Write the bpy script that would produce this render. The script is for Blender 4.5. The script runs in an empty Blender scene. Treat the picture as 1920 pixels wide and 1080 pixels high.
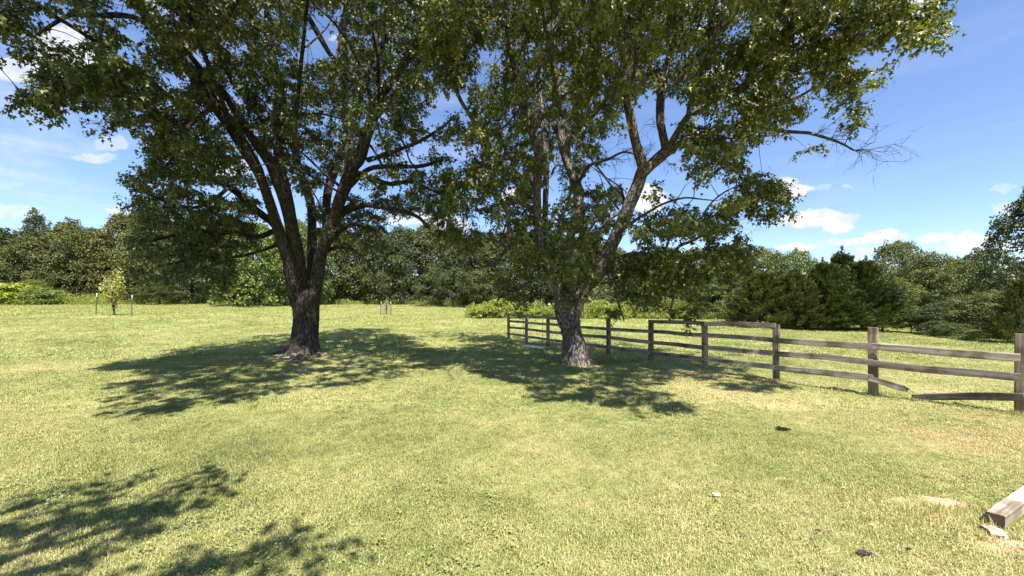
import bpy, bmesh, math, random
import numpy as np
from mathutils import Vector, Matrix, noise as mnoise
SC = bpy.context.scene
COL = SC.collection
rng = np.random.default_rng(7)
random.seed(7)

# ---------------------------------------------------------------- camera
F = 720.0          # focal length in photo pixels (1920 wide)
CAMH = 1.7
HOR = 572.0
cam_d = bpy.data.cameras.new('camera'); cam = bpy.data.objects.new('camera', cam_d); COL.objects.link(cam)
cam.location = (0, 0, CAMH); cam.rotation_euler = (math.radians(90), 0, 0)
cam_d.sensor_width = 36; cam_d.lens = F/1920*36; cam_d.shift_y = (HOR-540)/1920
cam_d.clip_start = 0.05; cam_d.clip_end = 5000
SC.camera = cam
# ---------------------------------------------------------------- light
SUN_EL = math.radians(61); SUN_AZ = Vector((0.33, -0.944)).normalized()
SUN = np.array([SUN_AZ.x*math.cos(SUN_EL), SUN_AZ.y*math.cos(SUN_EL), math.sin(SUN_EL)])
sd = bpy.data.lights.new('sun', 'SUN'); so = bpy.data.objects.new('sun', sd); COL.objects.link(so)
sd.energy = 5.0; sd.angle = math.radians(0.55); sd.color = (1.0, 0.95, 0.86)
so.rotation_euler = Vector(SUN).to_track_quat('Z', 'Y').to_euler(); so.location = (5, -10, 30)
SC.view_settings.view_transform = 'Standard'; SC.view_settings.look = 'None'
SC.view_settings.gamma = 1; SC.view_settings.use_curve_mapping = False
SC.view_settings.exposure = 1.36
SC.cycles.max_bounces = 8; SC.cycles.transparent_max_bounces = 8

W = bpy.data.worlds.new('World'); SC.world = W; W.use_nodes = True
nt = W.node_tree; nt.nodes.clear()
class NG:
    """small helper round a node tree"""
    def __init__(s, t): s.t = t
    def n(s, typ, **k):
        nd = s.t.nodes.new(typ)
        ins = k.pop('ins', {})
        for a, v in k.items(): setattr(nd, a, v)
        for a, v in ins.items():
            sock = nd.inputs[a]
            if hasattr(v, 'is_output'): s.t.links.new(v, sock)
            else: sock.default_value = v
        return nd
    def math(s, op, a, b=0.0, c=0.0, clamp=False):
        nd = s.n('ShaderNodeMath', operation=op, use_clamp=clamp, ins={0: a, 1: b, 2: c}); return nd.outputs[0]
    def vec(s, op, a, b=(0,0,0)):
        nd = s.n('ShaderNodeVectorMath', operation=op, ins={0: a, 1: b})
        return nd.outputs[1] if op in ('LENGTH','DISTANCE','DOT_PRODUCT') else nd.outputs[0]
    def noise(s, v, scale, detail=4, rough=0.55, dist=0.0):
        nd = s.n('ShaderNodeTexNoise', ins={'Vector': v, 'Scale': scale, 'Detail': detail, 'Roughness': rough, 'Distortion': dist}); return nd.outputs[0]
    def ramp(s, f, stops, interp='LINEAR'):
        nd = s.n('ShaderNodeValToRGB', ins={0: f}); cr = nd.color_ramp; cr.interpolation = interp
        while len(cr.elements) < len(stops): cr.elements.new(0.5)
        for e, (p, c) in zip(cr.elements, stops):
            e.position = p; e.color = (*c, 1) if len(c) == 3 else c
        return nd.outputs[0]
    def mix(s, f, a, b, typ='MIX'):
        nd = s.n('ShaderNodeMix', data_type='RGBA', blend_type=typ)
        for i, v in ((0, f), (6, a), (7, b)):
            if hasattr(v, 'is_output'): s.t.links.new(v, nd.inputs[i])
            else: nd.inputs[i].default_value = (*v, 1) if (isinstance(v, tuple) and len(v) == 3) else v
        return nd.outputs[2]
    def smooth(s, v, lo, hi):
        nd = s.n('ShaderNodeMapRange', interpolation_type='SMOOTHSTEP', ins={0: v, 1: lo, 2: hi, 3: 0.0, 4: 1.0}); return nd.outputs[0]

g = NG(nt)
sky = g.n('ShaderNodeTexSky', sky_type='NISHITA', sun_disc=False, sun_elevation=SUN_EL,
          sun_rotation=math.atan2(SUN_AZ.x, SUN_AZ.y), altitude=100, air_density=1.0, dust_density=0.25, ozone_density=2.0)
tc = g.n('ShaderNodeTexCoord').outputs['Generated']
sep = g.n('ShaderNodeSeparateXYZ', ins={0: tc})
dx, dy, dz = sep.outputs
dyc = g.math('MAXIMUM', dy, 0.02)
u = g.math('DIVIDE', dx, dyc); v = g.math('DIVIDE', dz, dyc)
uv = g.n('ShaderNodeCombineXYZ', ins={0: u, 1: v, 2: 0.0}).outputs[0]
nz = g.n('ShaderNodeTexNoise', ins={'Vector': g.vec('MULTIPLY', uv, (1.0, 1.5, 1)), 'Scale': 17.0, 'Detail': 8, 'Roughness': 0.62})
dis = g.vec('MULTIPLY', g.vec('SUBTRACT', nz.outputs['Color'], (0.5, 0.5, 0.5)), (0.09, 0.05, 0))
uvd = g.vec('ADD', uv, dis)
CLOUDS = [  # photo x, y, half width, half height, opacity
 (28,128,52,22,.8),(120,75,45,26,.9),(130,105,62,30,.9),(178,296,34,10,.55),(205,268,30,12,.5),
 (1468,354,34,17,1),(1500,352,26,10,1),(1530,408,66,12,1),(1505,413,45,13,1),(1567,425,29,10,1),
 (1665,441,36,9,1),(1615,453,62,7,1),(1495,464,34,8,.9),(1790,447,60,9,.8),(1835,462,75,11,.8),(1540,453,10,4,.5),
 (1628,471,22,5,.6),(850,424,24,14,.9),(1212,372,34,24,1),(965,366,34,12,.9),(1700,4,48,24,.9),(1350,138,26,16,.9),
 (425,318,46,16,.9),(370,300,30,12,.8),(785,412,60,9,.8),(1890,390,32,10,.5),(1880,352,18,5,.3),(1290,478,40,9,.7),
 (1590,350,12,4,.35),(1545,351,16,5,.35),(12,346,30,8,.3),(10,395,60,13,.5),(1470,50,40,30,.5),(1340,20,50,20,.5),
 (640,70,20,10,.5),(232,398,30,8,.7),(2150,330,130,28,.9),(-250,250,160,40,.8),(2400,150,200,50,.7),(700,-350,220,60,.7),(1500,-300,160,50,.6)]
acc = None
for (cx, cy, a, b, op) in CLOUDS:
    cu, cv = (cx-960)/F, (HOR-cy)/F
    d = g.vec('MULTIPLY', g.vec('SUBTRACT', uvd, (cu, cv, 0)), (F/a/1.25, F/b/1.25, 0))
    d = g.vec('LENGTH', d)
    m = g.n('ShaderNodeMapRange', interpolation_type='SMOOTHSTEP', ins={0: d, 1: 1.10, 2: 0.68, 3: 0.0, 4: op}).outputs[0]
    acc = m if acc is None else g.math('MAXIMUM', acc, m)
front = g.math('GREATER_THAN', dy, 0.03)
acc = g.math('MULTIPLY', acc, front)
# thin cirrus veils everywhere, denser to the left of the view
cir = g.noise(g.vec('MULTIPLY', tc, (1.2, 1.2, 6.0)), 2.6, 6, 0.6, 0.6)
cir = g.math('MULTIPLY', g.smooth(cir, 0.47, 0.75), 0.42)
left = g.smooth(g.math('MULTIPLY', dx, -1.0), -0.35, 0.75)
cir = g.math('MULTIPLY', cir, g.math('MULTIPLY_ADD', left, 0.8, 0.2))
alln = g.math('MAXIMUM', acc, cir)
shade = g.noise(g.vec('ADD', uvd, (0.0, 0.012, 0)), 26.0, 4)
ccol = g.mix(g.smooth(shade, 0.35, 0.62), (0.80, 0.84, 0.92), (1.0, 1.0, 1.0))
bg1 = g.n('ShaderNodeBackground', ins={0: g.mix(1.0, sky.outputs[0], (0.88, 0.93, 1.08), 'MULTIPLY'), 1: 0.086})
bg2 = g.n('ShaderNodeBackground', ins={0: ccol, 1: 0.43})
mx = g.n('ShaderNodeMixShader', ins={0: alln, 1: bg1.outputs[0], 2: bg2.outputs[0]})
g.n('ShaderNodeOutputWorld', ins={0: mx.outputs[0]})

# ---------------------------------------------------------------- ground shape
def elev_of(x, Z, y): return ((x-960)/F*Z, Z, CAMH-(y-HOR)/F*Z)
ctrl = [elev_of(*t) for t in [(300,19,632),(620,22,617.5),(850,24,617.5),(213,28,592),(20,28,592),(0,22,607),(300,33,585),
        (725,38,590),(0,55,571),(220,55,570.5),(440,55,570.5),(660,55,570.5),(850,55,571),(915,33,597),(1010,33,597),(1100,33,598),(1250,33,598),
        (1380,32,601),(1500,26,618),(1600,25.5,620),(1700,25.5,623),(1800,19.5,636),(1880,16,650),(1730,30,612),(950,45,583),(1150,44,585)]]
ctrl += [(x, y, 0) for x, y in [(-6.9,13.2),(1.9,11.3),(-.16,19.4),(1.5,15.9),(3.18,12.6),(4.06,11.2),(5.88,8.56),(6.86,7.29),(7.88,5.94),
        (-4,0),(4,0),(-10,-10),(10,-10),(-9,6),(0,6),(10,3),(-14,10),(14,12),(0,9),(-12,15),(-18,14),(16,22),(10,22),(30,10),(-30,6)]]
ctrl += [(-70,85,2.4),(-30,85,2.3),(0,85,1.9),(40,85,1.0),(80,60,.6),(50,35,.2),(-80,30,1.6),(60,0,0),(-60,0,.6)]
ctrl = np.array(ctrl, float)
def kern(r): return r
def kdist(a, b): return np.sqrt((a[:,None,0]-b[None,:,0])**2+(a[:,None,1]-b[None,:,1])**2+1.0)
K = kdist(ctrl, ctrl) - np.eye(len(ctrl))*0.08*-1
A = np.block([[K, np.c_[np.ones(len(ctrl)), ctrl[:, :2]]], [np.c_[np.ones(len(ctrl)), ctrl[:, :2]].T, np.zeros((3, 3))]])
wts = np.linalg.solve(A + np.diag([-0.25]*len(ctrl)+[0]*3), np.r_[ctrl[:, 2], 0, 0, 0])
def gz(X, Y):
    X = np.atleast_1d(np.asarray(X, float)); Y = np.atleast_1d(np.asarray(Y, float))
    q = np.c_[np.clip(X.ravel(), -85, 85), np.clip(Y.ravel(), -18, 90)]
    out = np.empty(len(q))
    for i in range(0, len(q), 20000):
        s = q[i:i+20000]
        out[i:i+20000] = kdist(s, ctrl) @ wts[:-3] + wts[-3] + s @ wts[-2:]
    und = 0.012*np.sin(q[:,0]*1.7+q[:,1]*.6)+0.012*np.sin(q[:,1]*1.3-q[:,0]*.9+1)
    return (out+und).reshape(X.shape)
def gz1(x, y): return float(gz([x], [y])[0])
def P(x, y, Z): return Vector(((x-960)/F*Z, Z, CAMH+(HOR-y)/F*Z))
def proj(p):    # n x 3 -> photo pixels
    return 960+F*p[:,0]/p[:,1], HOR-F*(p[:,2]-CAMH)/p[:,1]
def G(x, y):    # photo pixel on the near, level lawn -> ground point
    Z = F*CAMH/(y-HOR)
    for _ in range(12):
        X = (x-960)/F*Z; Z = 0.5*Z+0.5*F*(CAMH-gz1(X, Z))/(y-HOR)
    return Vector(((x-960)/F*Z, Z, gz1((x-960)/F*Z, Z)))

# ---------------------------------------------------------------- materials
def mat(name):
    m = bpy.data.materials.new(name); m.use_nodes = True; m.node_tree.nodes.clear(); return m, NG(m.node_tree)
def finish(g, shader, disp=None):
    o = g.n('ShaderNodeOutputMaterial', ins={0: shader})
def bsdf(g, col, rough=0.8, normal=None, spec=0.3, **k):
    ins = {'Base Color': col if hasattr(col, 'is_output') else (*col, 1), 'Roughness': rough, 'Specular IOR Level': spec}
    if normal is not None: ins['Normal'] = normal
    ins.update(k)
    return g.n('ShaderNodeBsdfPrincipled', ins=ins).outputs[0]
def bump(g, h, s, d): return g.n('ShaderNodeBump', ins={'Height': h, 'Strength': s, 'Distance': d}).outputs[0]
def geo(g): return g.n('ShaderNodeNewGeometry').outputs
def leaf_mat(name, c1, c2, c3, trans=0.35, rough=0.42, spec=0.45, tcol=None, big=0.35):
    m, g = mat(name); ge = geo(g)
    r = ge['Random Per Island']
    col = g.ramp(r, [(0.0, c1), (0.55, c2), (0.9, c2), (1.0, c3)])
    nz = g.noise(ge['Position'], big, 3)
    col = g.mix(g.smooth(nz, 0.42, 0.66), col, g.mix(1.0, col, (1.14, 1.08, 0.85), 'MULTIPLY'))
    oi = g.n('ShaderNodeObjectInfo').outputs['Random']
    col = g.mix(1.0, col, g.ramp(oi, [(0, (0.82, 0.86, 0.9)), (0.5, (1.0, 1.0, 1.0)), (1, (1.16, 1.08, 0.86))]), 'MULTIPLY')
    b = bsdf(g, col, rough, spec=spec)
    t = g.n('ShaderNodeBsdfTranslucent', ins={0: g.mix(1.0, col, tcol or (1.5, 1.6, 0.5), 'MULTIPLY')}).outputs[0]
    finish(g, g.n('ShaderNodeMixShader', ins={0: trans, 1: b, 2: t}).outputs[0]); return m
M = {}
M['maple'] = leaf_mat('maple_leaf', (0.028, 0.042, 0.011), (0.108, 0.128, 0.034), (0.23, 0.235, 0.06), trans=0.18, rough=0.46, spec=0.38)
M['maple2'] = leaf_mat('maple_leaf_yellowing', (0.032, 0.048, 0.011), (0.135, 0.155, 0.036), (0.30, 0.285, 0.06), trans=0.22, rough=0.46, spec=0.38)
M['wood_leaf'] = leaf_mat('woodland_leaf', (0.030, 0.042, 0.016), (0.082, 0.100, 0.038), (0.16, 0.165, 0.07), trans=0.18, rough=0.6, spec=0.22, big=0.2)
M['brown_leaf'] = leaf_mat('dry_woodland_leaf', (0.040, 0.048, 0.018), (0.112, 0.120, 0.046), (0.17, 0.165, 0.07), trans=0.18, rough=0.6, spec=0.22, big=0.2)
M['light_leaf'] = leaf_mat('light_green_leaf', (0.060, 0.088, 0.022), (0.130, 0.172, 0.042), (0.24, 0.27, 0.08), trans=0.32, rough=0.45, big=0.3)
M['olive_leaf'] = leaf_mat('olive_edge_leaf', (0.048, 0.062, 0.020), (0.130, 0.150, 0.050), (0.22, 0.22, 0.08), trans=0.2, rough=0.6, spec=0.2, big=0.2)
M['blue_leaf'] = leaf_mat('bluish_leaf', (0.028, 0.040, 0.020), (0.070, 0.088, 0.040), (0.13, 0.15, 0.07), trans=0.18, rough=0.5, spec=0.35, big=0.2)
M['cedar'] = leaf_mat('cedar_needles', (0.020, 0.032, 0.010), (0.066, 0.090, 0.026), (0.13, 0.145, 0.04), trans=0.12, rough=0.6, spec=0.25, big=0.6)
M['cedar_brown'] = leaf_mat('cedar_needles_olive', (0.034, 0.042, 0.014), (0.098, 0.112, 0.032), (0.17, 0.165, 0.05), trans=0.12, rough=0.6, spec=0.25, big=0.6)
M['weed'] = leaf_mat('meadow_weed_leaf', (0.13, 0.16, 0.03), (0.27, 0.31, 0.065), (0.42, 0.42, 0.10), trans=0.35, rough=0.5, big=0.5)
M['sapling'] = leaf_mat('sapling_leaf', (0.26, 0.26, 0.09), (0.40, 0.40, 0.16), (0.50, 0.48, 0.22), trans=0.4, rough=0.5, big=0.9)

def bark_mat(name, dark, light, scale=1.0):
    m, g = mat(name)
    uvn = g.n('ShaderNodeUVMap').outputs[0]       # u = metres round, v = metres along
    p = geo(g)['Position']
    w = g.noise(uvn, 5.0*scale, 3)
    vv = g.vec('ADD', g.vec('MULTIPLY', uvn, (1.0, 0.13, 1)), g.n('ShaderNodeCombineXYZ', ins={0: g.math('MULTIPLY', w, 0.07), 1: 0.0, 2: 0.0}).outputs[0])
    vo = g.n('ShaderNodeTexVoronoi', feature='DISTANCE_TO_EDGE', ins={'Vector': vv, 'Scale': 26.0*scale}).outputs[0]
    plate = g.smooth(vo, 0.0, 0.22)
    n1 = g.noise(g.vec('MULTIPLY', uvn, (1, .3, 1)), 60.0*scale, 5, .7)
    n2 = g.noise(p, 2.2, 4)
    col = g.mix(plate, dark, g.mix(n1, tuple(c*.62 for c in light), light))
    col = g.mix(g.smooth(n2, 0.52, 0.72), col, g.mix(1.0, col, (1.45, 1.42, 1.36), 'MULTIPLY'))
    col = g.mix(g.smooth(g.noise(p, 1.1, 3), 0.58, 0.75), col, (0.10, 0.105, 0.07))
    h = g.math('ADD', g.math('MULTIPLY', plate, 1.0), g.math('MULTIPLY', n1, 0.5))
    finish(g, bsdf(g, col, 0.9, bump(g, h, 1.0, 0.035), spec=0.15)); return m
M['bark'] = bark_mat('furrowed_grey_bark', (0.026, 0.022, 0.018), (0.145, 0.122, 0.102), 1.7)
M['bark2'] = bark_mat('shaggy_pinkish_bark', (0.050, 0.042, 0.036), (0.34, 0.295, 0.255), 1.5)
M['twig'] = bark_mat('twig_bark', (0.05, 0.042, 0.035), (0.13, 0.11, 0.09), 2.0)
M['deadtwig'] = bark_mat('dead_twig_bark', (0.10, 0.09, 0.08), (0.19, 0.17, 0.16), 2.0)

def wood_mat(name, c0, c1, c2, axis=(0.35, 9.0, 9.0)):
    m, g = mat(name)
    oc = g.n('ShaderNodeTexCoord').outputs['Object']
    r = g.n('ShaderNodeObjectInfo').outputs['Random']
    oc2 = g.vec('ADD', oc, g.n('ShaderNodeCombineXYZ', ins={0: g.math('MULTIPLY', r, 37.0), 1: 0.0, 2: 0.0}).outputs[0])
    v1 = g.vec('MULTIPLY', oc2, axis)
    n1 = g.noise(v1, 3.0, 6, .65, .5); n2 = g.noise(v1, 14.0, 5, .7); n3 = g.noise(oc2, 2.3, 4)
    col = g.ramp(n1, [(0.28, c0), (0.5, c1), (0.72, c2)])
    crack = g.smooth(n2, 0.36, 0.30)
    col = g.mix(g.math('MULTIPLY', crack, 0.85), col, tuple(c*.25 for c in c0))
    col = g.mix(g.smooth(n3, 0.46, 0.62), col, g.mix(1.0, col, (0.50, 0.46, 0.38), 'MULTIPLY'))
    col = g.mix(g.math('MULTIPLY', g.smooth(g.noise(oc2, 5.5, 4), 0.60, 0.7), .6), col, (0.13, 0.145, 0.085))
    col = g.mix(1.0, col, g.ramp(r, [(0, (0.62, 0.62, 0.62)), (1, (1.2, 1.18, 1.15))]), 'MULTIPLY')
    h = g.math('ADD', n2, g.math('MULTIPLY', n1, .6))
    finish(g, bsdf(g, col, 0.88, bump(g, h, 0.8, 0.008), spec=0.15)); return m
M['rail'] = wood_mat('weathered_rail_wood', (0.115, 0.098, 0.080), (0.27, 0.238, 0.198), (0.46, 0.415, 0.36))
M['post'] = wood_mat('weathered_post_wood', (0.11, 0.080, 0.056), (0.23, 0.180, 0.135), (0.36, 0.30, 0.24))
M['timber'] = wood_mat('bleached_timber', (0.20, 0.165, 0.13), (0.38, 0.33, 0.28), (0.52, 0.47, 0.41))
def plain(name, col, rough=0.7, var=0.25, scale=30, **k):
    m, g = mat(name); p = geo(g)['Position']
    n = g.noise(p, scale, 4); c = g.mix(n, tuple(x*(1-var) for x in col), tuple(min(1, x*(1+var)) for x in col))
    finish(g, bsdf(g, c, rough, bump(g, n, .3, .004), **k)); return m
M['steel'] = plain('painted_post_steel', (0.035, 0.045, 0.035), .5)
M['white'] = plain('white_paint', (0.75, 0.75, 0.73), .5, .08)
M['wire'] = plain('galvanised_wire', (0.25, 0.25, 0.25), .45)
M['rope'] = plain('old_rope', (0.16, 0.15, 0.12), .9, .3, 90)
M['paper'] = plain('white_paper', (0.78, 0.77, 0.74), .8, .08)
M['black'] = plain('black_plastic', (0.016, 0.014, 0.013), .95, .3, spec=.05)
M['slate'] = plain('dark_slate', (0.045, 0.040, 0.038), .95, .3, spec=.05)
M['stone'] = plain('pinkish_stone', (0.40, 0.30, 0.23), .9, .3, 25)
M['pebble'] = plain('pale_pebble', (0.55, 0.50, 0.44), .9, .2, 60)

# bare spots: photo position, radii in metres
BARE = [(G(1757,940), .30, .12, 1.0), (G(1915,1025), .30, .14, .8), (G(1462,897), .16, .05, .5), (G(565,669), 1.3, .85, .85),
        (G(1090,686), .75, .35, .6), (G(1700,842), .35, .10, .4), (G(1490,760), .7, .22, .35)]
BARE.append((G(222,595), 1.9, .8, .42))
def bare_mask(X, Y):
    m = np.zeros(len(X))
    for c, a, b, s in BARE:
        d = np.sqrt(((X-c.x)/a)**2+((Y-c.y)/b)**2)
        nn = np.array([mnoise.noise(Vector((x*7/a**.5, y*9/a**.5, 1.5))) if q < 1.8 else 0 for x, y, q in zip(X, Y, d)])
        m = np.maximum(m, s*np.clip((1.15-d+nn*.9)/0.35, 0, 1))
    return m
def lawn_colour(g, pos, dark=1.0):
    """colour shared by soil-side sheet and blades: green, yellow-green and straw patches in world space"""
    flat = g.vec('MULTIPLY', pos, (1, 1, 0))
    a = g.noise(flat, 0.33, 5, .6); b = g.noise(flat, 1.7, 5, .65); c = g.noise(flat, 7.0, 4, .6)
    sp = g.n('ShaderNodeSeparateXYZ', ins={0: pos}).outputs
    k = g.math('ADD', g.math('MULTIPLY', a, .55), g.math('ADD', g.math('MULTIPLY', b, .33), g.math('MULTIPLY', c, .14)))
    # the lawn is drier towards the fence on the right
    rx = g.smooth(g.math('ADD', sp[0], g.math('MULTIPLY', sp[1], -0.12)), -2.0, 5.0)
    nearf = g.smooth(sp[1], 13.0, 7.0)
    k = g.math('ADD', k, g.math('MULTIPLY', g.math('MULTIPLY', rx, nearf), 0.075))
    col = g.ramp(k, [(0.36, (0.120, 0.152, 0.050)), (0.44, (0.228, 0.250, 0.090)), (0.52, (0.330, 0.336, 0.136)), (0.62, (0.430, 0.385, 0.200)), (0.72, (0.50, 0.365, 0.235))])
    far = g.smooth(sp[1], 12.0, 34.0)
    col = g.mix(far, col, g.mix(0.45, col, (0.30, 0.330, 0.098)))
    return col, flat, sp
m, g = mat('lawn_ground'); ge = geo(g)
col, flat, sp = lawn_colour(g, ge['Position'])
fine = g.noise(flat, 55.0, 4, .7); fine2 = g.noise(flat, 16.0, 4, .7)
colg = g.mix(1.0, col, g.ramp(fine, [(0.3, (0.45, 0.46, 0.42)), (0.5, (0.78, 0.8, 0.74)), (0.7, (1.05, 1.05, 1.0))]), 'MULTIPLY')
colg = g.mix(1.0, colg, g.ramp(fine2, [(0.3, (0.8, 0.82, 0.8)), (0.7, (1.12, 1.1, 1.08))]), 'MULTIPLY')
soil = g.ramp(g.noise(flat, 24.0, 5, .7), [(0.3, (0.26, 0.165, 0.095)), (0.5, (0.47, 0.33, 0.20)), (0.7, (0.60, 0.45, 0.30))])
bm_ = None
for c, a, b, s in BARE:
    w = g.vec('ADD', flat, g.vec('MULTIPLY', g.vec('SUBTRACT', g.n('ShaderNodeTexNoise', ins={'Vector': flat, 'Scale': 3.0/a**.5, 'Detail': 4}).outputs['Color'], (.5,.5,.5)), (a, b*1.4, 0)))
    d = g.vec('LENGTH', g.vec('MULTIPLY', g.vec('SUBTRACT', w, (c.x, c.y, 0)), (1/a, 1/b, 0)))
    mm = g.n('ShaderNodeMapRange', ins={0: d, 1: 1.15, 2: 0.6, 3: 0.0, 4: s}).outputs[0]
    bm_ = mm if bm_ is None else g.math('MAXIMUM', bm_, mm)
colg = g.mix(bm_, colg, soil)
finish(g, bsdf(g, colg, 0.95, bump(g, fine, 0.7, 0.03), spec=0.08)); M['lawn'] = m

m, g = mat('grass_blade'); ge = geo(g)
col, flat, sp = lawn_colour(g, ge['Position'])
oi = g.n('ShaderNodeObjectInfo').outputs['Random']
col = g.mix(1.0, col, g.ramp(ge['Random Per Island'], [(0, (0.48, 0.58, 0.42)), (0.4, (0.92, 0.97, 0.85)), (0.8, (1.2, 1.16, 1.08)), (1, (1.7, 1.5, 1.5))]), 'MULTIPLY')
col = g.mix(g.math('MULTIPLY', g.smooth(oi, 0.80, 0.95), .5), col, (0.50, 0.42, 0.22))
b = bsdf(g, col, 0.5, spec=0.35)
t = g.n('ShaderNodeBsdfTranslucent', ins={0: g.mix(1.0, col, (1.15, 1.25, .7), 'MULTIPLY')}).outputs[0]
finish(g, g.n('ShaderNodeMixShader', ins={0: 0.3, 1: b, 2: t}).outputs[0]); M['grass'] = m

# ---------------------------------------------------------------- object helpers
def tag(o, label=None, cat=None, group=None, kind=None):
    if label: o['label'] = label
    if cat: o['category'] = cat
    if group: o['group'] = group
    if kind: o['kind'] = kind
    return o
def link(name, me, parent=None, m=None, kind=None):
    o = bpy.data.objects.new(name, me); COL.objects.link(o)
    if m is not None and me is not None and not me.materials: me.materials.append(m)
    if parent is not None: o.parent = parent
    if kind: o['kind'] = kind
    return o
def thing(name, loc, label, cat, group=None):
    o = bpy.data.objects.new(name, None); COL.objects.link(o); o.location = loc; o.empty_display_size = .2
    return tag(o, label, cat, group)
def mesh_np(name, V, Fc, smooth=False, uv=None):
    """V n x 3, Fc m x k (all faces k-gons)"""
    me = bpy.data.meshes.new(name); V = np.ascontiguousarray(V, np.float32); Fc = np.ascontiguousarray(Fc, np.int32)
    k = Fc.shape[1]
    me.vertices.add(len(V)); me.vertices.foreach_set('co', V.ravel())
    me.loops.add(Fc.size); me.loops.foreach_set('vertex_index', Fc.ravel())
    me.polygons.add(len(Fc)); me.polygons.foreach_set('loop_start', np.arange(0, Fc.size, k, dtype=np.int32))
    if smooth: me.polygons.foreach_set('use_smooth', np.ones(len(Fc), bool))
    if uv is not None:
        l = me.uv_layers.new(name='UVMap'); l.data.foreach_set('uv', np.ascontiguousarray(uv[Fc.ravel()], np.float32).ravel())
    me.update(calc_edges=True); return me
def frames(pts):
    t = np.gradient(pts, axis=0); t /= np.linalg.norm(t, axis=1)[:, None]+1e-9
    n = np.zeros_like(t); a = np.array([0, 1, 0]) if abs(t[0][1]) < .8 else np.array([1, 0, 0])
    n0 = np.cross(t[0], a); n0 /= np.linalg.norm(n0); n[0] = n0
    for i in range(1, len(t)):
        q = n[i-1]-t[i]*np.dot(n[i-1], t[i]); n[i] = q/(np.linalg.norm(q)+1e-9)
    return t, n, np.cross(t, n)
def smooth_path(arr, step):
    """catmull-rom through rows (x,y,z,r), resampled at about step metres"""
    a = np.asarray(arr, float)
    if len(a) < 3: q = a
    else:
        ext = np.vstack([2*a[0]-a[1], a, 2*a[-1]-a[-2]]); out = []
        for i in range(1, len(ext)-2):
            p0, p1, p2, p3 = ext[i-1:i+3]
            for t in np.linspace(0, 1, 8, endpoint=False):
                out.append(.5*((2*p1)+(-p0+p2)*t+(2*p0-5*p1+4*p2-p3)*t*t+(-p0+3*p1-3*p2+p3)*t**3))
        out.append(a[-1]); q = np.array(out)
    s = np.r_[0, np.cumsum(np.linalg.norm(np.diff(q[:, :3], axis=0), axis=1))]
    n = max(3, int(s[-1]/step)+1); ss = np.linspace(0, s[-1], n)
    return np.c_[[np.interp(ss, s, q[:, j]) for j in range(4)]].T
class Tubes:
    def __init__(s): s.V = []; s.F = []; s.UV = []; s.n = 0
    def add(s, path, segs, amp=0.0, flare=0.0, seed=0, lobes=5, closed=True):
        pts = path[:, :3]; r = path[:, 3]; t, n, b = frames(pts)
        th = np.linspace(0, 2*np.pi, segs+1)     # seam duplicated for clean uv
        L = np.r_[0, np.cumsum(np.linalg.norm(np.diff(pts, axis=0), axis=1))]
        R = np.repeat(r[:, None], segs+1, 1)
        if flare:
            R = R*(1+flare*np.exp(-L/0.16)[:, None]*(0.35+0.65*np.maximum(0, np.cos(lobes*th+seed))[None])+ .10*flare*np.exp(-L/.7)[:, None]*np.cos(lobes*th+seed)[None])
        if amp:
            for i in range(len(r)):
                for j in range(segs):
                    p = Vector((math.cos(th[j])*r[i]*1.0+seed*3.1, math.sin(th[j])*r[i]*1.0, L[i]*.25))
                    a1 = mnoise.noise(p*16); a2 = mnoise.noise(p*5+Vector((7, 3, 1))); lf = mnoise.noise(Vector((p.x*1.6, p.y*1.6, L[i]*1.3+seed)))
                    R[i, j] += amp*((1-abs(a1)*2.2)*.55+a2*.8)+r[i]*.16*lf
                R[i, segs] = R[i, 0]
        V = pts[:, None, :]+R[..., None]*(np.cos(th)[None, :, None]*n[:, None, :]+np.sin(th)[None, :, None]*b[:, None, :])
        k = len(pts); w = segs+1
        i, j = np.meshgrid(np.arange(k-1), np.arange(segs), indexing='ij'); i = i.ravel(); j = j.ravel()
        f = np.c_[i*w+j, i*w+j+1, (i+1)*w+j+1, (i+1)*w+j]+s.n
        s.V.append(V.reshape(-1, 3)); s.F.append(f)
        s.UV.append(np.stack([np.repeat((th*r.mean())[None], k, 0), np.repeat(L[:, None]+seed, w, 1)], -1).reshape(-1, 2)); s.n += k*w
        if closed:  # tip cap as degenerate quad fan round a centre vertex
            c = s.n; s.V.append(pts[-1:][:]+t[-1]*r[-1]*.3); s.UV.append(np.array([[0, L[-1]]])); s.n += 1
            base = c-w; jj = np.arange(0, segs-1, 2)
            s.F.append(np.c_[base+jj, base+jj+1, base+jj+2, np.full(len(jj), c)])
    def build(s, name, parent=None, m=None, kind=None):
        me = mesh_np(name, np.vstack(s.V), np.vstack(s.F), True, np.vstack(s.UV)); return link(name, me, parent, m, kind)

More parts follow.
